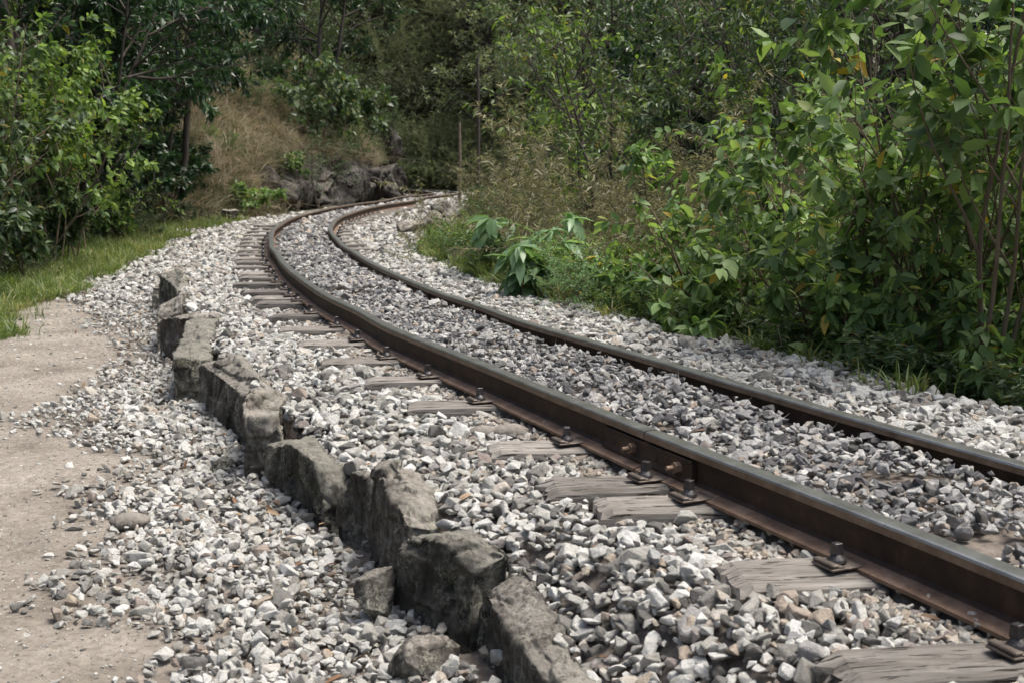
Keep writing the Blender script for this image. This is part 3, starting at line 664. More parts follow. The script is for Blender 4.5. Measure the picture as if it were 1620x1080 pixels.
# wedges filling the gaps between them
def boulder(name, x, y, z, sx, sy, sz, seed, m, lab, cat='rock', grp=None, rz=0, amp=.06, tilt=0, cuts=5):
    r = random.Random(seed); pts = []
    for k in range(12):
        v = Vector((r.gauss(0, 1), r.gauss(0, 1), r.gauss(0, 1))).normalized(); v = Vector([math.copysign(abs(q) ** .7, q) for q in v])
        pts.append((v.x * sx / 2, v.y * sy / 2, v.z * sz / 2))
    me = rock_block(name, pts[:6], pts[6:], seed, cuts, amp * max(sx, sy, sz), m, 0, 2.6, .03 * max(sx, sy, sz))
    o = link(name, me, None, None, (x, y, z)); o.rotation_euler = (0, tilt, rz); return tag(o, lab, cat, grp)
def groundpx(px, py, z0=-.3):
    x, y = at(px, py, z0)
    for _ in range(6):
        z0 = tz1(x, y); x, y = at(px, py, z0)
    return x, y, z0
x, y, z = groundpx(596, 985); boulder('loose_rock', x, y, z + .1, .17, .2, .24, 7, ROW_MATS[0], 'dark angular rock lying at the foot of the stone row', 'rock')
x, y, z = groundpx(690, 1062); boulder('loose_rock', x - .03, y, z + .04, .26, .24, .16, 9, ROW_MATS[1], 'flat dark rock at the lower edge under the dark wedge', 'rock')
x, y, z = groundpx(212, 572, -.5); boulder('loose_rock', x, y, z + .03, .24, .16, .13, 12, ROW_MATS[1], 'brown rock lying on the path gravel left of the stone row', 'rock')
x, y, z = groundpx(355, 745, -.5); boulder('loose_rock', x + .0, y, z + .02, .16, .12, .1, 14, ROW_MATS[2], 'small dark rock on the spilled gravel near the green sprout', 'rock')
for (px, py, s, sd, lab) in ((768, 688, .075, 21, 'rounded grey cobble lying left of its twin in front of a sleeper'), (806, 688, .085, 22, 'rounded brown-grey cobble lying right of its twin near the rail'), (206, 829, .085, 23, 'rounded pale cobble on the spilled gravel beside the dirt path')):
    x, y, z = groundpx(px, py + 4); bm = bmesh.new(); bmesh.ops.create_icosphere(bm, subdivisions=4, radius=1)
    for v in bm.verts: v.co *= 1 + .08 * noise.noise(v.co * 1.3 + Vector((sd, 0, 0)))
    for v in bm.verts: v.co = Vector((v.co.x * s, v.co.y * s * .7, v.co.z * s * .42))
    me = bm_mesh('cobble', bm, True); me.materials.append(weather_rock('cobble_%d' % sd, (.16, .14, .12), (.27, .25, .22), (.36, .34, .31), (.25, .22, .18), .15, 6)); tag(link('cobble', me, None, None, (x, y, z + s * .3)), lab, 'stone')
for (px, py, wz, hz, sd, lab) in ((360, 342, .5, .3, 32, 'pinkish boulder at the end of the grass verge under the dry slope'), (282, 330, .35, .35, 33, 'small grey rock among weeds at the foot of the left bank')):
    if not lab: continue
    x, y, z = groundpx(px, py + 4); boulder('verge_rock', x, y, z + hz * .3, wz, wz, hz, sd, BOULDER if sd != 32 else ROW_MATS[1], lab)
# stones right of the far bend
for (px, py, wx, hz, sd, lab) in ((645, 357, .9, .35, 51, 'low dark stone, leftmost of the kerb of rocks right of the bend'), (680, 352, 1.0, .6, 52, 'big dark block in the middle of the rocks right of the bend'), (706, 340, 1.1, .8, 53, 'tall grey rock standing behind the dark block right of the bend'), (698, 357, .8, .5, 54, 'shadowed rock under the weeds, right end of the rocks by the bend')):
    x, y = at(px + 4, py + 9, -.17); z = -.17; boulder('bend_rock', x, y, z + hz * .16, wx * .8, wx * .7, hz * .8, sd, ROW_MATS[sd % 2], lab, 'rock', 'rocks along the ballast edge at the bend')
x, y, z = groundpx(594, 369, -.18); boulder('lone_stone', x, y, z + .03, .26, .2, .14, 57, ROW_MATS[0], 'single brown stone on the ballast right of the bend', 'stone')
# craggy cutting beside the far track
for i, yy in enumerate(np.arange(32.4, 52, .6)):
    r = random.Random(i + 300); x = float(xfoot(yy)); z = -.2
    hgt = r.uniform(.9, 1.4); wd = r.uniform(1.2, 2.0)
    lab = 'dark craggy rock face in the cutting left of the far rails'
    boulder('rock_outcrop', x - .25 + r.uniform(-.12, .12), yy + r.uniform(-.2, .2), z + hgt * .33 + r.uniform(-.1, .25), wd, wd * 1.1, hgt * 1.15, 60 + i, CLIFF, lab, 'rock', 'rock faces of the cutting', r.uniform(0, 6), .10, r.uniform(-.3, .3), 4)
for i in range(10):
    r = random.Random(i + 900); yy = 34.5 + i * 1.6; x = float(xfoot(yy)) - .75 - r.uniform(0, .3)
    boulder('rock_outcrop', x, yy, tz1(x, yy) + .0, r.uniform(.7, 1.2), 1.1, r.uniform(.6, 1.0), 400 + i, CLIFF, 'dark craggy rock high in the cutting left of the far rails', 'rock', 'upper rock faces of the cutting', r.uniform(0, 6), .10, 0, 4)
def air(px, py, Y): return ((px - 810) / FPX * Y * 1.0, Y, H_CAM + Y * (HOR - py) / FPX)
x, y, z = air(422, 58, 44); boulder('boulder', x, y, z - .05, 1.45, 1.6, 2.3, 71, BOULDER, 'big grey boulder perched high on the left bank between the trees', 'boulder', None, .4, .05)
x, y, z = air(628, 226, 48.3); boulder('leaning_rock', x - .1, y, z, .95, 1.2, 2.2, 73, BOULDER, 'tall smooth grey rock leaning out above the far cutting', 'rock', None, .3, .05, -.25)

# ------------------------------------------------------------------ plants
def tubes(polys, sides=5):
    V = []; F = []; base = 0
    an = np.arange(sides) / sides * 2 * np.pi; ca, sa = np.cos(an), np.sin(an)
    for P, rad in polys:
        P = np.asarray(P); n = len(P); T = np.gradient(P, axis=0); T /= np.linalg.norm(T, axis=1)[:, None] + 1e-9
        ref = np.where(np.abs(T[:, 2:3]) > .9, np.array([[1., 0, 0]]), np.array([[0, 0, 1.]])); A = np.cross(T, ref); A /= np.linalg.norm(A, axis=1)[:, None] + 1e-9; B = np.cross(T, A)
        ring = P[:, None] + np.asarray(rad)[:, None, None] * (A[:, None] * ca[None, :, None] + B[:, None] * sa[None, :, None])
        V.append(ring.reshape(-1, 3))
        i = np.arange(n - 1)[:, None] * sides; j = np.arange(sides)[None]; j2 = (j + 1) % sides
        F.append(np.stack([base + i + j, base + i + j2, base + i + sides + j2, base + i + sides + j], -1).reshape(-1, 4)); base += n * sides
    V = np.concatenate(V); F = np.concatenate(F); return V, F
TPL_HI = np.array([[0, 0, 0], [.22, .36, .05], [.22, 0, 0], [.22, -.36, .05], [.6, .40, .03], [.6, 0, -.02], [.6, -.40, .03], [1, 0, -.02]])
TF_HI = [(0, 2, 1), (0, 3, 2), (1, 2, 5, 4), (2, 3, 6, 5), (4, 5, 7), (5, 6, 7)]
TPL_LO = np.array([[0, 0, 0], [.42, .5, .06], [1, 0, -.08], [.42, -.5, .06]]); TF_LO = [(0, 3, 2), (0, 2, 1)]
def leaf_mesh(name, pos, axis_, size, wr, rg, hi=True, curl=.25, rnd=None, roll=.6):
    n = len(pos); T, F = (TPL_HI, TF_HI) if hi else (TPL_LO, TF_LO)
    a = axis_ / (np.linalg.norm(axis_, axis=1)[:, None] + 1e-9)
    up = np.array([[0, 0, 1.]]) + rg.normal(0, roll, (n, 3)); s = np.cross(a, up); s /= np.linalg.norm(s, axis=1)[:, None] + 1e-9; nn = np.cross(s, a)
    L = np.broadcast_to(size, (n,))[:, None, None]; cu = (curl * rg.uniform(.3, 1.6, n))[:, None, None]
    X = T[None, :, 0:1]; Y = T[None, :, 1:2] * (wr * rg.uniform(.8, 1.2, n))[:, None, None]; Z = T[None, :, 2:3] * 1.0 - cu * X ** 2 * .6
    V = pos[:, None] + L * (X * a[:, None] + Y * s[:, None] + Z * nn[:, None])
    m = len(T); base = (np.arange(n) * m)[:, None]
    fl = np.array([q for f in F for q in f]); loops = (base + fl[None]).ravel(); counts = np.tile([len(f) for f in F], n)
    if rnd is None: rnd = rg.rand(n)
    return mesh_np(name, V.reshape(-1, 3), loops, counts, hi, {'rnd': np.repeat(rnd, m)})
def rot_about(v, ax, ang):
    return v * math.cos(ang) + np.cross(ax, v) * math.sin(ang) + ax * np.dot(ax, v) * (1 - math.cos(ang))
def grow(rg, stems, P):
    """stems: list of (pos, dir, length, radius); P: list of per-level dicts (n, ratio, ang, wob, up, start). returns tubes and leaf anchors"""
    polys = []; anch = []
    def go(p, d, L, r, lev):
        q = P[lev]; ns = max(4, int(L / q.get('seg', .18))); ns = min(ns, 14); st = L / ns
        pts = [p.copy()]; dirs = [d.copy()]
        for k in range(ns):
            d = d + rg.normal(0, q['wob'], 3) + np.array([0, 0, q['up'] * (1 if not q.get('arch') else 1 - 2.2 * k / ns)]); d /= np.linalg.norm(d); p = p + d * st; pts.append(p.copy()); dirs.append(d.copy())
        tt = np.linspace(0, 1, ns + 1); polys.append((pts, r * (1 - .72 * tt)))
        last = lev == len(P) - 1
        if last or q.get('leafy'):
            for k in range(1 if last else ns // 2, ns + 1): anch.append((pts[k], dirs[k], 1.0 if k == ns else .4))
        if not last:
            c = P[lev + 1]; n = q['n'] + int(rg.randint(-1, 2)) if q['n'] > 2 else q['n']
            for j in range(n):
                f = q['start'] + (1 - q['start']) * (j + rg.rand()) / max(1, n); f = min(f, .99); k = int(f * ns); fr = f * ns - k
                pp = pts[k] * (1 - fr) + pts[min(k + 1, ns)] * fr; dd = dirs[k]
                ax = np.cross(dd, rg.normal(0, 1, 3)); ax /= np.linalg.norm(ax) + 1e-9
                nd = rot_about(dd, ax, R(c['ang']) * rg.uniform(.7, 1.25))
                go(pp, nd, L * c['ratio'] * rg.uniform(.7, 1.25) * (1 - .35 * f if lev == 0 else 1), max(.0025, r * (1 - .6 * f) * .68), lev + 1)
    for p, d, L, r in stems: go(np.array(p, float), np.array(d, float) / np.linalg.norm(d), L, r, 0)
    return polys, anch
SP = {  # species: growth levels and leaves
 'bigleaf': dict(P=[dict(n=5, start=.35, wob=.06, up=.0), dict(n=3, start=.35, ratio=.42, ang=38, wob=.08, up=.04), dict(ratio=.5, ang=40, wob=.1, up=.05, seg=.12)], leaf=(.078, .02), wr=.56, per=(2.6, 8), droop=.75, mat='shrub', bark=BARK2, hi=True, curl=.55),
 'bright': dict(P=[dict(n=8, start=.22, wob=.07, up=.03), dict(n=5, start=.3, ratio=.42, ang=48, wob=.1, up=.02), dict(ratio=.42, ang=42, wob=.12, up=.02, seg=.12)], leaf=(.115, .025), wr=.40, per=(2, 6), droop=.6, mat='bright', bark=BARK, hi=True, curl=.5),
 'dark': dict(P=[dict(n=9, start=.42, wob=.05, up=.04), dict(n=6, start=.25, ratio=.45, ang=58, wob=.1, up=0), dict(n=3, start=.3, ratio=.4, ang=45, wob=.12, up=.0, seg=.14), dict(ratio=.5, ang=40, wob=.15, up=0, seg=.14)], leaf=(.115, .02), wr=.46, per=(3, 5), droop=.35, mat='dark', bark=BARK, hi=False, curl=.4),
 'mid': dict(P=[dict(n=8, start=.22, wob=.08, up=.03), dict(n=5, start=.25, ratio=.55, ang=52, wob=.12, up=.03), dict(n=3, start=.25, ratio=.42, ang=45, wob=.14, up=.0, seg=.14), dict(ratio=.5, ang=40, wob=.15, up=0, seg=.14)], leaf=(.088, .02), wr=.40, per=(2, 5), droop=.4, mat='mid', bark=BARK, hi=False, curl=.4),
 'small': dict(P=[dict(n=6, start=.15, wob=.1, up=.03), dict(n=5, start=.15, ratio=.5, ang=45, wob=.14, up=.02), dict(ratio=.5, ang=45, wob=.16, up=.0, seg=.08)], leaf=(.055, .012), wr=.36, per=(3, 4), droop=.25, mat='mid', bark=BARK2, hi=False, curl=.3),
 'feather': dict(P=[dict(n=12, start=.25, wob=.04, up=-.03, arch=True), dict(ratio=.28, ang=42, wob=.10, up=-.03, seg=.045)], leaf=(.06, .015), wr=.11, per=(7, 10), droop=.4, mat='olive', bark=BARK2, hi=False, curl=.4),
}
def plant_mesh(kind, seed, stems, leaf_scale=1., per_scale=1., yb=None):
    s = SP[kind]; rg = np.random.RandomState(seed)
    polys, an = grow(rg, stems, s['P'])
    V, F = tubes(polys, 6 if len(polys) < 400 else 4)
    wood = mesh_np('wood', V, F, np.full(len(F), 4), True)
    pos = []; ax = []
    lo, hi_ = s['per']
    pp = np.array([a[0] for a in an]); dd = np.array([a[1] for a in an]); tip = np.array([a[2] for a in an])
    cnt = np.where(tip > .9, hi_, lo) * per_scale; cnt = np.floor(cnt + rg.rand(len(cnt))).astype(int)
    idx = np.repeat(np.arange(len(an)), cnt); n = len(idx)
    out = rg.normal(0, 1, (n, 3)); out /= np.linalg.norm(out, axis=1)[:, None]
    d = dd[idx]; out -= d * (out * d).sum(1)[:, None]
    ax = out * 1.0 + d * rg.uniform(.2, 1.0, (n, 1)) + np.array([[0, 0, -1.]]) * s['droop'] * rg.uniform(.2, 1.4, (n, 1))
    pos = pp[idx] + out * .008 - d * rg.uniform(0, .06, (n, 1))
    size = np.clip(rg.normal(s['leaf'][0], s['leaf'][1], n), s['leaf'][0] * .45, None) * leaf_scale
    lf = leaf_mesh('leaves', pos, ax, size, s['wr'], rg, s['hi'], s['curl'])
    lf.materials.append(LM[s['mat']]); wood.materials.append(s['bark'])
    return wood, lf, n
TOTAL = [0]
def place(kind, name, parts, meshes, x, y, z, rz, sc, lab, cat, grp=None):
    o = empty(name, (x, y, z), rz); o.scale = (sc, sc, sc) if np.isscalar(sc) else sc; tag(o, lab, cat, grp)
    link(parts[0], meshes[0], None, o); link(parts[1], meshes[1], None, o); return o
def tree_stems(rg, h, n=1, spread=.1, r=.06, lean=(0, 0)):
    return [((rg.uniform(-.04, .04) * n, rg.uniform(-.04, .04) * n, -.1), (lean[0] + rg.normal(0, spread), lean[1] + rg.normal(0, spread), 1), h * rg.uniform(.8, 1.1), r * rg.uniform(.7, 1.1)) for _ in range(n)]
rr = np.random.RandomState(77)
# --- right bank: broad light-green shrubs close to the rails
def shrub(px, Y, h, seed, lab, kind='bigleaf', n=6, spread=.38, ls=1., mt=None, lean=(0, 0), per=1., r=.016, grp='leafy shrubs on the right bank', name='leafy_shrub', cat='shrub'):
    x = (px - 810) / FPX * Y; z = tz1(x, Y); rg = np.random.RandomState(seed)
    m = plant_mesh(kind, seed, tree_stems(rg, h, n, spread, r, lean), ls, per); TOTAL[0] += m[2]
    if mt: m[1].materials[0] = LM[mt]
    return place(kind, name, ('stems', 'foliage'), m, x, Y, z - .02, 0, 1, lab, cat, grp)
RS = [  # px, Y, height, seed, n, spread, label
 (1600, 6.0, 2.4, 1, 5, .12, 'tall lanky shrub with hanging leaves at the right edge of the picture'),
 (1560, 6.8, 2.4, 2, 5, .13, 'tall shrub with large drooping yellow-spotted leaves, second from the right edge'),
 (1470, 7.2, 2.3, 3, 6, .32, 'arching shrub with slanting bare stems below its drooping leaves'),
 (1390, 7.9, 1.9, 4, 7, .40, 'rounded light-green shrub above the ballast with drooping leaf tips'),
 (1310, 7.4, 1.25, 5, 7, .45, 'low leafy shrub on the ballast edge with a pale top cluster'),
 (1250, 8.4, 1.8, 6, 7, .42, 'mid-height light-green shrub, highest of the centre group on the bank'),
 (1160, 8.6, 1.35, 7, 7, .45, 'spreading shrub with pointed pale leaves reaching over the bank'),
 (1090, 9.6, 1.5, 8, 6, .42, 'light-green shrub in front of the feathery bamboo'),
 (1530, 8.2, 2.8, 9, 6, .3, 'dense green shrub behind the tall lanky ones'),
 (1430, 9.0, 2.7, 10, 6, .3, 'tall green shrub standing behind the rounded light-green one'),
 (1330, 9.6, 2.3, 11, 6, .34, 'broad-leaved shrub rising behind the middle of the bank'),
 (1210, 10.2, 1.9, 12, 6, .36, 'green shrub half hidden between bamboo and the centre group'),
 (1600, 8.0, 1.4, 13, 8, .5, 'low dark-stemmed shrub in the lower right corner of the greenery'),
 (1480, 6.6, .8, 14, 7, .5, 'small leafy shrub at the ballast edge under the arching stems'),
 (1380, 6.9, .6, 15, 7, .5, 'knee-high leafy plant by the pinkish ballast stone'),
 (1200, 8.0, .7, 16, 7, .5, 'low leafy plant on the bank edge with bright new tips'),
 (1640, 7.0, 2.2, 17, 6, .15, 'leafy shrub partly cut off by the right edge'),
]
for px, Y, h, sd_, n_, spd, lab in RS:
    spd *= 1.05
    yt = np.interp(px + 25, [1020, 1160, 1250, 1435, 1520, 1540], [375, 265, 190, 110, 20, -200]); zt_ = H_CAM + Y * (HOR - yt) / FPX
    h = min(h, (zt_ - tz1((px - 810) / FPX * Y, Y)) / 1.16)
    big = px > 1500 and Y < 7.1
    shrub(px, Y, h, sd_, lab, n=n_, spread=spd, per=.85 if big else 1.05, ls=1.4 if big else 1.0)
# --- prototypes shared by repeated plants
def proto(kind, seed, h, n=1, spread=.1, r=.06, ls=1., per=1., lean=(0, 0)):
    rg = np.random.RandomState(seed); m = plant_mesh(kind, seed, tree_stems(rg, h, n, spread, r, lean), ls, per); return m
PR = {'bright': [proto('bright', 201, 4.2, 3, .25, .05), proto('bright', 202, 3.6, 4, .35, .04)],
      'dark': [proto('dark', 211, 5.5, 2, .12, .09, 1.25), proto('dark', 212, 5.0, 3, .2, .07, 1.25)],
      'mid': [proto('mid', 221, 5.0, 2, .2, .07, 1.25), proto('mid', 222, 4.0, 4, .35, .05, 1.25), proto('mid', 223, 4.6, 3, .3, .06, 1.3)],
      'small': [proto('small', 231, 1.1, 9, .55, .012, 1.1), proto('small', 232, .9, 12, .7, .010, 1.1), proto('small', 233, 1.3, 8, .5, .012, 1.1)],
      'feather': [proto('feather', 241, 2.3, 34, .33, .007), proto('feather', 242, 1.9, 40, .42, .006)]}
for k_, v_ in PR.items(): print('proto', k_, [a[2] for a in v_])
print('near shrub leaves', TOTAL[0])
def put(kind, i, px, Y, sc, lab, grp=None, name='tree', cat='tree', parts=('trunk', 'crown'), mt=None, x=None, rz=None, dz=0):
    if x is None: x = (px - 810) / FPX * Y
    m = PR[kind][i % len(PR[kind])]
    me = m[1]
    if mt:
        key = me.name + mt
        if key not in MTC: c = me.copy(); c.materials.clear(); c.materials.append(LM[mt]); MTC[key] = c
        me = MTC[key]
    return place(kind, name, parts, (m[0], me), x, Y, tz1(x, Y) - .03 + dz, rr.uniform(0, 6.28) if rz is None else rz, sc, lab, cat, grp)
MTC = {}
# feathery bamboo on the right
for i, (px, Y, sc, lab) in enumerate([(1105, 11.6, 1.12, 'feathery olive bamboo clump with pale plumes above the shrubs'), (1055, 12.6, .85, 'feathery bamboo clump leaning over the weeds beside the track'), (1100, 10.8, .7, 'low feathery bamboo clump on the bank slope'),
        (960, 17.5, 1.1, 'tall olive bamboo clump under the bright-leaved tree'), (900, 22, 1.05, 'tall olive bamboo clump closest to the far bend'), (1020, 15.5, 1.15, 'dark olive bamboo clump between tree and plumes'), (1210, 14.5, 1.1, 'olive bamboo clump behind the centre shrubs'),
        (875, 27, 1.0, 'olive bamboo clump beside the wooden pole'), (1000, 15.8, .7, 'short bamboo clump behind the pale broad-leaved plants'), (1280, 13.5, 1.0, 'feathery bamboo half hidden behind tall green shrubs')]):
    put('feather', i, px, Y, sc, lab, 'feathery bamboo clumps', 'bamboo_clump', 'bamboo', ('canes', 'foliage'))
# trees on the right
for i, (kd, px, Y, sc, lab) in enumerate([('bright', 975, 17.5, .9, 'bright-leaved tree leaning over the bamboo, centre of the picture'), ('bright', 925, 22, .95, 'second bright-leaved tree behind, nearer the far bend'), ('bright', 1075, 16.5, .95, 'bright-leaved tree with slanting dark branches right of the first'),
        ('mid', 1170, 17.5, 1.0, 'dark-branched tree with forked trunk above the pale plumes'), ('mid', 1270, 15.5, 1.0, 'tree with a dark forked trunk behind the shrubs'), ('mid', 1370, 14.5, .95, 'tree behind the shrub with yellow-spotted leaves'), ('mid', 1480, 13.5, .95, 'tree filling the upper right behind the shrubs'),
        ('bright', 1620, 12.0, .9, 'bright-leaved tree behind the tall shrubs at the right edge'), ('mid', 1090, 22, 1.1, 'shaded tree behind the bamboo plumes'), ('dark', 1230, 22, 1.1, 'dark tree deep behind the right bank'), ('dark', 1400, 20, 1.0, 'dark tree at the back of the upper right'),
        ('dark', 1580, 18, 1.0, 'dark tree behind the upper right corner'), ('mid', 985, 27, 1.1, 'shaded tree behind the two bright-leaved ones'), ('dark', 1150, 29, 1.1, 'dark tree farthest back above the bamboo'), ('mid', 905, 36, .8, 'tree standing right of the wooden pole'), ('mid', 925, 31, .9, 'tree behind the tall olive bamboo')]):
    put(kd, i, px, Y, sc, lab, 'trees on the right bank', 'broadleaf_tree')
# understory shrubs right
r5 = random.Random(5)
for i in range(30):
    Y = r5.uniform(7.5, 26); x = CL[int(np.argmin(np.abs(CL[:, 1] - Y))), 0] + r5.uniform(2.6, 6.5) + (2.0 if Y > 16 else 0)
    put('small', i, 0, Y, r5.uniform(.8, 1.5), 'small-leaved undergrowth bush in the shade of the right bank', 'undergrowth bushes on the right bank', 'bush', 'bush', ('stems', 'foliage'), ['mid', 'dark', 'shrub'][i % 3], x=x)
for i in range(26):
    Y = 8.2 + (i / 25) ** 1.2 * 20; k_ = int(np.argmin(np.abs(CL[:, 1] - Y))); q_ = float(DEDGE(Y)) + r5.uniform(.12, .7) + (.5 if 17 < Y else 0)
    put('small', i, 0, Y, r5.uniform(.30, .52), 'low bright-green weed on the sunlit edge of the ballast', 'bright weeds along the right edge of the ballast', 'weed', 'plant', ('stems', 'foliage'), ['bright', 'shrub', 'pale'][i % 3], x=CL[k_, 0] + RT[k_, 0] * q_)
# --- left bank
for i, (kd, px, Y, sc, lab, mt) in enumerate([
        ('bright', 10, 18.5, .8, 'bright yellow-green leafy tree at the left edge over the grass verge', None), ('bright', 95, 20.0, .65, 'light-leaved tree next to the one at the left edge', None), ('bright', -70, 15.6, .7, 'leafy dark-green tree cut by the left edge', 'mid'),
        ('dark', 205, 23, 1.0, 'tall dark tree with a bare straight trunk above the verge weeds', None), ('dark', 270, 26, 1.15, 'dark glossy tree overhanging the dry grass slope', None), ('dark', 120, 20, 1.0, 'dark tree behind the light-leaved one', None),
        ('dark', 20, 18, 1.1, 'dark tree in the upper left corner', None), ('dark', 175, 24.5, .72, 'dark bushy tree with foliage low over the verge weeds', None), ('dark', 235, 27.5, .62, 'dark bushy tree beside the dry slope, foliage nearly to the ground', None), ('dark', 250, 24.2, .95, 'broad dark tree whose crown hangs over the verge and the foot of the slope', None), ('dark', 330, 33, .85, 'dark tree on the upper left of the dry slope', None), ('dark', 300, 31, .75, 'dark bushy tree at the top left of the dry slope', None), ('mid', 290, 38, .9, 'tree crowding round the perched boulder', 'dark'), ('mid', 200, 29, 1.1, 'tree in deep shade behind the tall trunk', 'dark'), ('dark', 345, 46, 1.1, 'dark tree high on the left bank behind the boulder', None)]):
    put(kd, i, px, Y, sc, lab, 'trees on the left bank', 'broadleaf_tree', mt=mt)
for i, (kd, px, Y, sc, lab, mt) in enumerate([('bright', 505, 33.5, .42, 'thick bush with long hanging leaves in front of the cutting', 'mid'), ('bright', 545, 38, .42, 'leafy bush hanging over the rocks', 'mid'), ('mid', 478, 44, .7, 'tree above the dry grass slope', None),
        ('mid', 545, 44, .6, 'tree on top of the cutting', None), ('mid', 590, 48, .5, 'tree above the leaning rock', None), ('mid', 615, 54, .5, 'tree behind the leaning rock', None), ('dark', 520, 42, 1.1, 'dark tree higher up over the cutting', None), ('mid', 470, 50, 1.2, 'tree high up behind the slope', None)]):
    put(kd, i, px, Y, sc, lab, 'trees above the cutting', 'broadleaf_tree', mt=mt)
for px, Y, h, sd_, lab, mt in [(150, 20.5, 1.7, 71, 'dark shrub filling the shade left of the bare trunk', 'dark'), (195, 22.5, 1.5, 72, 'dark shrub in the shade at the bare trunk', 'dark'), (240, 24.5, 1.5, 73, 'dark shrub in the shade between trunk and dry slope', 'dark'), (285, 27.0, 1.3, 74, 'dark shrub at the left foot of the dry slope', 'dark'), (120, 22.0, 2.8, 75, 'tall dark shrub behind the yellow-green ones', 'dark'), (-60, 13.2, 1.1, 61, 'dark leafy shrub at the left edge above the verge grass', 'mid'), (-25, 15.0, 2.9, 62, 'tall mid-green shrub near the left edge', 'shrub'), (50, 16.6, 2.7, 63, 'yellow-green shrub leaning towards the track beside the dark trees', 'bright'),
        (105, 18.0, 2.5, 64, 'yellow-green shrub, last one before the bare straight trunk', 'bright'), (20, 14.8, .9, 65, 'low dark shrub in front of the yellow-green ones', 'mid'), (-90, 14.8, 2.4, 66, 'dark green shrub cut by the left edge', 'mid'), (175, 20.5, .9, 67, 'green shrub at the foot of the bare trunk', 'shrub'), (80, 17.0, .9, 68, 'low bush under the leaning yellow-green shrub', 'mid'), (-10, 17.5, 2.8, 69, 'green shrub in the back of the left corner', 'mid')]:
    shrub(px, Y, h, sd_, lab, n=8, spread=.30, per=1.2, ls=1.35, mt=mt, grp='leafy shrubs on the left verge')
for i in range(34):
    Y = r5.uniform(12.5, 27); x = float(xfoot(Y)) - r5.uniform(-.1, 3.2)
    put('small', i, 0, Y, r5.uniform(.55, 1.15) * (1.2 if x < float(xfoot(Y)) - 1 else .7), 'leafy weed bush in the shade along the grass verge', 'weed bushes along the left verge', 'bush', 'bush', ('stems', 'foliage'), ['mid', 'dark', 'mid'][i % 3], x=x)
for i in range(26):
    Y = r5.uniform(29, 50); x = float(xfoot(Y)) - r5.uniform(.8, 3.6) - (1.6 if Y < 37 else 0)
    put('small', i, 0, Y, r5.uniform(.5, 1.1), 'green bush growing on the steep bank above the cutting', 'bushes on the steep bank', 'bush', 'bush', ('stems', 'foliage'), ['mid', 'shrub', 'dark'][i % 3], x=x)
for i in range(16):
    Y = r5.uniform(27, 36); x = float(xfoot(Y)) - r5.uniform(.4, 3.2)
    put('small', i, 0, Y, r5.uniform(.35, .7), 'small green weed among the dry grass of the slope', 'weeds in the dry grass slope', 'weed', 'plant', ('stems', 'foliage'), ['mid', 'shrub', 'straw'][i % 3], x=x)
# --- far forest
for i in range(130):
    for _ in range(40):
        x = r5.uniform(-34, 40); Y = r5.uniform(54, 105) if i < 60 else r5.uniform(34, 60)
        if i >= 95: x = r5.uniform(-10, 6); Y = r5.uniform(55.5, 76)
        if abs(x) > .43 * Y + 4: continue
        dd = dcl(x, Y)
        if 95 > i >= 60 and (dd < 5 or x < -6): continue
        if (i < 60 or i >= 95) and abs(dd) < 3.0: continue
        break
    kd = ['mid', 'mid', 'dark', 'bright', 'mid'][i % 5]
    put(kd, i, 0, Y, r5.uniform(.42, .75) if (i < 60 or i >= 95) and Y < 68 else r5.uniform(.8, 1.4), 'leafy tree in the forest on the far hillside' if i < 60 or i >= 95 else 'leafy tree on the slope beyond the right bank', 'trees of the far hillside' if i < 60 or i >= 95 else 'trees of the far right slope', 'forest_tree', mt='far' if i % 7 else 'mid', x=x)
for i in range(34):
    Y = r5.uniform(53, 80); px = r5.uniform(560, 830); x = (px - 810) / FPX * Y
    if abs(dcl(x, Y)) < 3: Y = 62
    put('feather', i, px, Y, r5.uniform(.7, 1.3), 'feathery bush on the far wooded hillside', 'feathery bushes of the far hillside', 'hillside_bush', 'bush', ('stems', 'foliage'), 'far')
# pale broad-leaved plants
def broad(px, py, seed, lab):
    y = 12.3 - (py - 380) / 24; x = (px - 810) / FPX * y; z = tz1(x, y); rg = np.random.RandomState(seed)
    stems = [((rg.uniform(-.1, .1), rg.uniform(-.1, .1), 0), (rg.normal(0, .2), rg.normal(0, .2), 1), (H_CAM + y * (HOR - py + 55) / FPX - z) * rg.uniform(.55, 1.0), .008) for _ in range(10)]
    polys, an = grow(rg, stems, [dict(wob=.06, up=.02, n=0, start=.5)])
    V, F = tubes(polys, 5); wood = mesh_np('stems', V, F, np.full(len(F), 4), True); wood.materials.append(BARK2)
    tips = [a for a in an]; pos = []; ax = []; sz = []
    for p_, d_, t_ in tips:
        for q in range(7 if t_ > .9 else 1):
            an_ = rg.rand() * 6.28; pos.append(p_); ax.append((math.cos(an_), math.sin(an_), rg.uniform(-1.1, .3))); sz.append(rg.uniform(.15, .28))
    lf = leaf_mesh('leaves', np.array(pos), np.array(ax), np.array(sz), .46, rg, True, .55, roll=.2); lf.materials.append(LM['pale'])
    o = place('', 'broadleaf_plant', ('stems', 'foliage'), (wood, lf), x, y, z, 0, 1, lab, 'plant', 'pale broad-leaved plants by the track')
broad(790, 395, 1, 'pale broad-leaved plant, left one of the pair beside the weeds'); broad(868, 415, 2, 'pale broad-leaved plant, right one of the pair beside the weeds'); broad(905, 380, 3, 'pale broad-leaved plant standing behind the pair'); broad(830, 440, 4, 'small pale broad-leaved plant in front of the pair')
x, y = -5.9, 20
shrub(515, 38, 2.7, 81, 'thick dark bush with long hanging leaves above the cutting', n=9, spread=.22, ls=2.3, mt='mid', grp=None, name='hanging_bush', cat='bush')
shrub(560, 42, 2.2, 82, 'green bush hanging over the rocks of the cutting', n=9, spread=.3, ls=2.2, mt='mid', grp=None, name='hanging_bush', cat='bush')
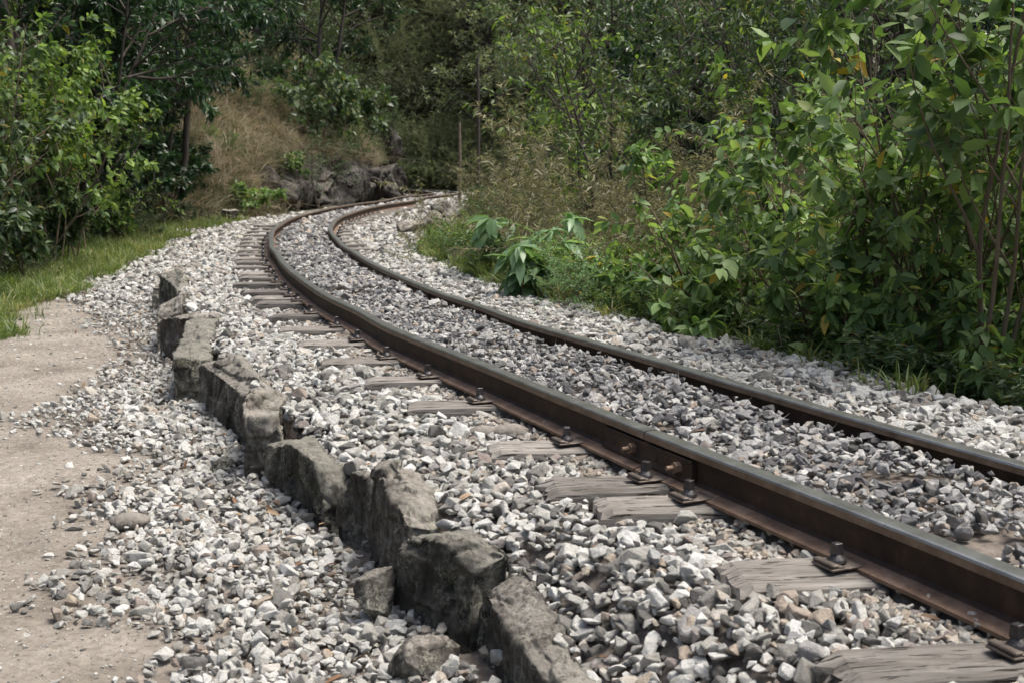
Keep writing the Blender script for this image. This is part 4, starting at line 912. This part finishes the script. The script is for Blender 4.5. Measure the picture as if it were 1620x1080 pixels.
shrub(455, 33.5, 1.0, 83, 'small green bush half way up the dry grass slope', n=7, spread=.4, ls=1.6, mt='shrub', grp=None, name='slope_bush', cat='bush')
shrub(400, 29.5, .8, 84, 'low green bush low on the dry grass slope', n=7, spread=.45, ls=1.5, mt='shrub', grp=None, name='slope_bush', cat='bush')
# --- blades and weeds
def blades(name, X, Y, Z, L, Wd, lean, m, rg, rnd=None, up=1.0, an=None):
    n = len(X); an = rg.uniform(0, 6.28, n) if an is None else an; dirx = np.cos(an); diry = np.sin(an)
    le = lean * rg.uniform(.2, 1.5, n); tw = rg.uniform(-1.2, 1.2, n); sx_, sy_ = -np.sin(an + tw), np.cos(an + tw)
    V = np.zeros((n, 7, 3)); w2 = Wd * rg.uniform(.6, 1.3, n) / 2
    for k, (t, wk) in enumerate(((0, .8), (.4, 1), (.75, .65), (1, 0))):
        cx = X + dirx * L * le * t ** 2; cy = Y + diry * L * le * t ** 2; cz = Z + L * up * (t - .42 * le * t ** 2.2)
        if k < 3:
            V[:, k * 2, 0] = cx + sx_ * w2 * wk; V[:, k * 2, 1] = cy + sy_ * w2 * wk; V[:, k * 2, 2] = cz
            V[:, k * 2 + 1, 0] = cx - sx_ * w2 * wk; V[:, k * 2 + 1, 1] = cy - sy_ * w2 * wk; V[:, k * 2 + 1, 2] = cz
        else: V[:, 6, 0] = cx; V[:, 6, 1] = cy; V[:, 6, 2] = cz
    b = (np.arange(n) * 7)[:, None]; loops = (b + np.array([[0, 1, 3, 2, 2, 3, 5, 4, 4, 5, 6]])).ravel(); counts = np.tile([4, 4, 3], n)
    me = mesh_np(name, V.reshape(-1, 3), loops, counts, False, {'rnd': np.repeat(rg.rand(n) if rnd is None else rnd, 7)}); me.materials.append(LM[m])
    return me
rg = np.random.RandomState(9)
def tufts(name, xs, ys, n, sp, L0, L1, wd, lean, m, zoff=0, lscale=None, rmix=.35):
    nt_ = len(xs); i = rg.randint(0, nt_, n); th = rg.uniform(0, 6.28, n); rr_ = np.abs(rg.normal(0, sp, n)) * rg.uniform(.5, 1.6, nt_)[i]
    X = xs[i] + np.cos(th) * rr_; Y = ys[i] + np.sin(th) * rr_; Z = tz(X, Y)
    L = (rg.uniform(L0, L1, nt_) * rg.uniform(.6, 1.25, nt_))[i] * rg.uniform(.5, 1.15, n)
    if lscale is not None: L = L * lscale(X, Y)
    tr = rg.rand(nt_)[i]; rnd = np.clip(tr * (1 - rmix) + rg.rand(n) * rmix, 0, 1)
    return tag(link(name, blades(name, X, Y, Z, L, wd, lean * (.5 + rg.rand(nt_)[i]), m, rg, rnd, 1.0, th + rg.normal(0, .5, n))), kind='stuff')
ys = rg.uniform(10.5, 28, 6000); xs = xfoot(ys) + .8 + .45 * fbm(xfoot(ys) + .7, ys, 1.5, 5, 6) - rg.uniform(0, 1, 6000) ** 1.0 * 2.0 + np.where(rg.rand(6000) < .03, rg.uniform(0, .35, 6000), 0)
tufts('verge_grass', xs, ys, 95000, .06, .05, .24, .009, .8, 'grass', rmix=.25)
n = 9000; ys = 4.2 + rg.uniform(0, 47.8, n) ** 1.15 / (47.8 ** .15); ke = np.interp(ys, CL[:, 1][:470], np.arange(470)).astype(int); off = DEDGE(ys) - .05 + np.abs(rg.normal(0, .6, n))
kq = (rg.rand(n) < np.interp(ys, [5, 8, 11, 14], [.15, .25, .7, 1])) & (fbm(CL[ke, 0] + off, ys, 1.3, 4, 17) > -.35); ke, ys, off = ke[kq], ys[kq], off[kq]
tufts('bank_grass', CL[ke, 0] + RT[ke, 0] * off, CL[ke, 1] + RT[ke, 1] * off, 90000, .05, .08, .30, .010, .8, 'grass', lscale=lambda X, Y: np.interp(Y, [4, 8, 14, 19, 24, 40], [.45, .7, 1.0, .55, .35, .5]))
n = 420; ys = 5.5 + rg.rand(n) * 14; ke = np.interp(ys, CL[:, 1][:470], np.arange(470)).astype(int); off = DEDGE(ys) + .25 + rg.rand(n) * 2.2
tufts('dry_twigs', CL[ke, 0] + RT[ke, 0] * off, CL[ke, 1] + RT[ke, 1] * off, 2600, .08, .4, 1.1, .006, .9, 'straw', rmix=.2)
n = 8000; ys = rg.uniform(25.5, 50, n); xs = xfoot(ys) - .1 - rg.uniform(0, 1, n) ** 1.1 * np.interp(ys, [25, 29, 36, 50], [3.0, 5.0, 4.2, 3.0]) - .6 * smooth01((ys - 32.5) / 2)
kq = fbm(xs, ys, .9, 3, 14) > -.6; tufts('dry_grass', xs[kq], ys[kq], 150000, .11, .25, .8, .017, 1.3, 'straw', rmix=.3)
# ground cover: right bank, verge and hillside
def cover(name, X, Y, h, size, m, wr=.4, hi=False):
    Z = tz(X, Y) + rg.rand(len(X)) ** 1.3 * h
    ax = rg.normal(0, 1, (len(X), 3)); ax[:, 2] = ax[:, 2] * .3 + .15
    me = leaf_mesh(name, np.stack([X, Y, Z], 1), ax, size, wr, rg, hi, .35); me.materials.append(LM[m]); return tag(link(name, me), kind='stuff')
n = 95000; ys = 4.6 + rg.rand(n) ** 1.35 * 45; ke = np.interp(ys, CL[:, 1][:470], np.arange(470)).astype(int); off = DEDGE(ys) + np.interp(ys, [6, 10], [.25, .02]) * (1 + fbm(ys, ys * 0, 4, 3, 2)) + np.abs(rg.normal(0, 1.0, n))
cover('bank_undergrowth', CL[ke, 0] + RT[ke, 0] * off, CL[ke, 1] + RT[ke, 1] * off, np.interp(ys, [5, 12, 17, 24, 36, 44], [.22, .4, .3, .12, .12, .3]) * np.where(off > DEDGE(ys) + 1.6, 2.5, 1), rg.uniform(.03, .085, n), 'mid')
n = 26000; ys = 8.5 + rg.rand(n) * 20; ke = np.interp(ys, CL[:, 1][:470], np.arange(470)).astype(int); off = DEDGE(ys) + .05 + np.abs(rg.normal(0, .55, n))
cover('bank_weeds', CL[ke, 0] + RT[ke, 0] * off, CL[ke, 1] + RT[ke, 1] * off, np.interp(ys, [8, 12, 17, 24], [.3, .42, .25, .15]), rg.uniform(.025, .07, n), 'bright')
n = 40000; ys = rg.uniform(11, 29, n); xs = xfoot(ys) - .1 - np.abs(rg.normal(0, 1.4, n)); cover('verge_undergrowth', xs, ys, .35, rg.uniform(.03, .08, n), 'mid')
n = 60000; ys = rg.uniform(30, 56, n); xs = xfoot(ys) - np.interp(ys, [30, 36, 42], [3.6, 2.4, .9]) - np.abs(rg.normal(0, 3.0, n)); cover('cutting_undergrowth', xs, ys, .5, rg.uniform(.06, .15, n), 'mid')
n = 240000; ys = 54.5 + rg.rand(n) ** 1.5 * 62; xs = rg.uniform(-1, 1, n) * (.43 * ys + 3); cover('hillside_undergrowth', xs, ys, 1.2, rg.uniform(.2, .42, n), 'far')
n = 90000; ys = 12 + rg.rand(n) * 46; xs = np.interp(ys, CL[:, 1][:470], CL[:, 0][:470]) + 2.8 + rg.rand(n) * (.43 * ys + 4); cover('slope_undergrowth', xs, ys, .9, rg.uniform(.06, .16, n), 'mid')
# fallen leaves along the stone row and ballast
n = 260; ys = 3 + rg.rand(n) ** 1.2 * 12; xs = xwall(ys) - np.abs(rg.normal(0, .35, n)) * np.where(rg.rand(n) < .75, 1, -2.2); Z = tz(xs, ys) + .028
ax = rg.normal(0, 1, (n, 3)); ax[:, 2] *= .25
me = leaf_mesh('fallen_leaves', np.stack([xs, ys, Z], 1), ax, rg.uniform(.03, .07, n), .35, rg, True, .5, roll=.25); me.materials.append(LM['fallen']); tag(link('fallen_leaves', me), kind='stuff')
# green sprout
x, y, z = groundpx(398, 735, -.5); X = x + rg.normal(0, .012, 9); Y = y + rg.normal(0, .012, 9)
tag(link('grass_sprout', blades('grass_sprout', X - x, Y - y, np.zeros(9), rg.uniform(.05, .13, 9), .009, .6, 'grass', rg), None, None, (x, y, z)), 'single bright green sprout in the gravel at the foot of the stone row', 'plant')
# wooden poles by the far bend
def pole(px, py0, py1, Y, r, lab, arm):
    x = (px - 810) / FPX * Y; z0 = tz1(x, Y) - .1; z1 = H_CAM + Y * (HOR - py1) / FPX; rt = tag(empty('utility_pole', (x, Y, z0)), lab, 'pole')
    V, F = tubes([([(0, 0, 0), (.01, 0, (z1 - z0) * .5), (0, 0, z1 - z0)], np.array([r, r * .9, r * .8]))], 10); link('shaft', mesh_np('shaft', V, F, np.full(len(F), 4), True), POLE if px < 740 else BARK, rt)
    if arm:
        V, F = tubes([([(-.25, 0, z1 - z0 - .15), (0, 0, z1 - z0 - .14), (.25, 0, z1 - z0 - .15)], np.array([.02, .02, .02]))], 6); link('crossarm', mesh_np('crossarm', V, F, np.full(len(F), 4), True), POLE, rt)
pole(728, 292, 195, 38, .05, 'thin pale wooden pole beside the far bend', False)
pole(757, 300, 90, 36, .05, 'dark taller wooden pole standing right of the thin pale pole', False)
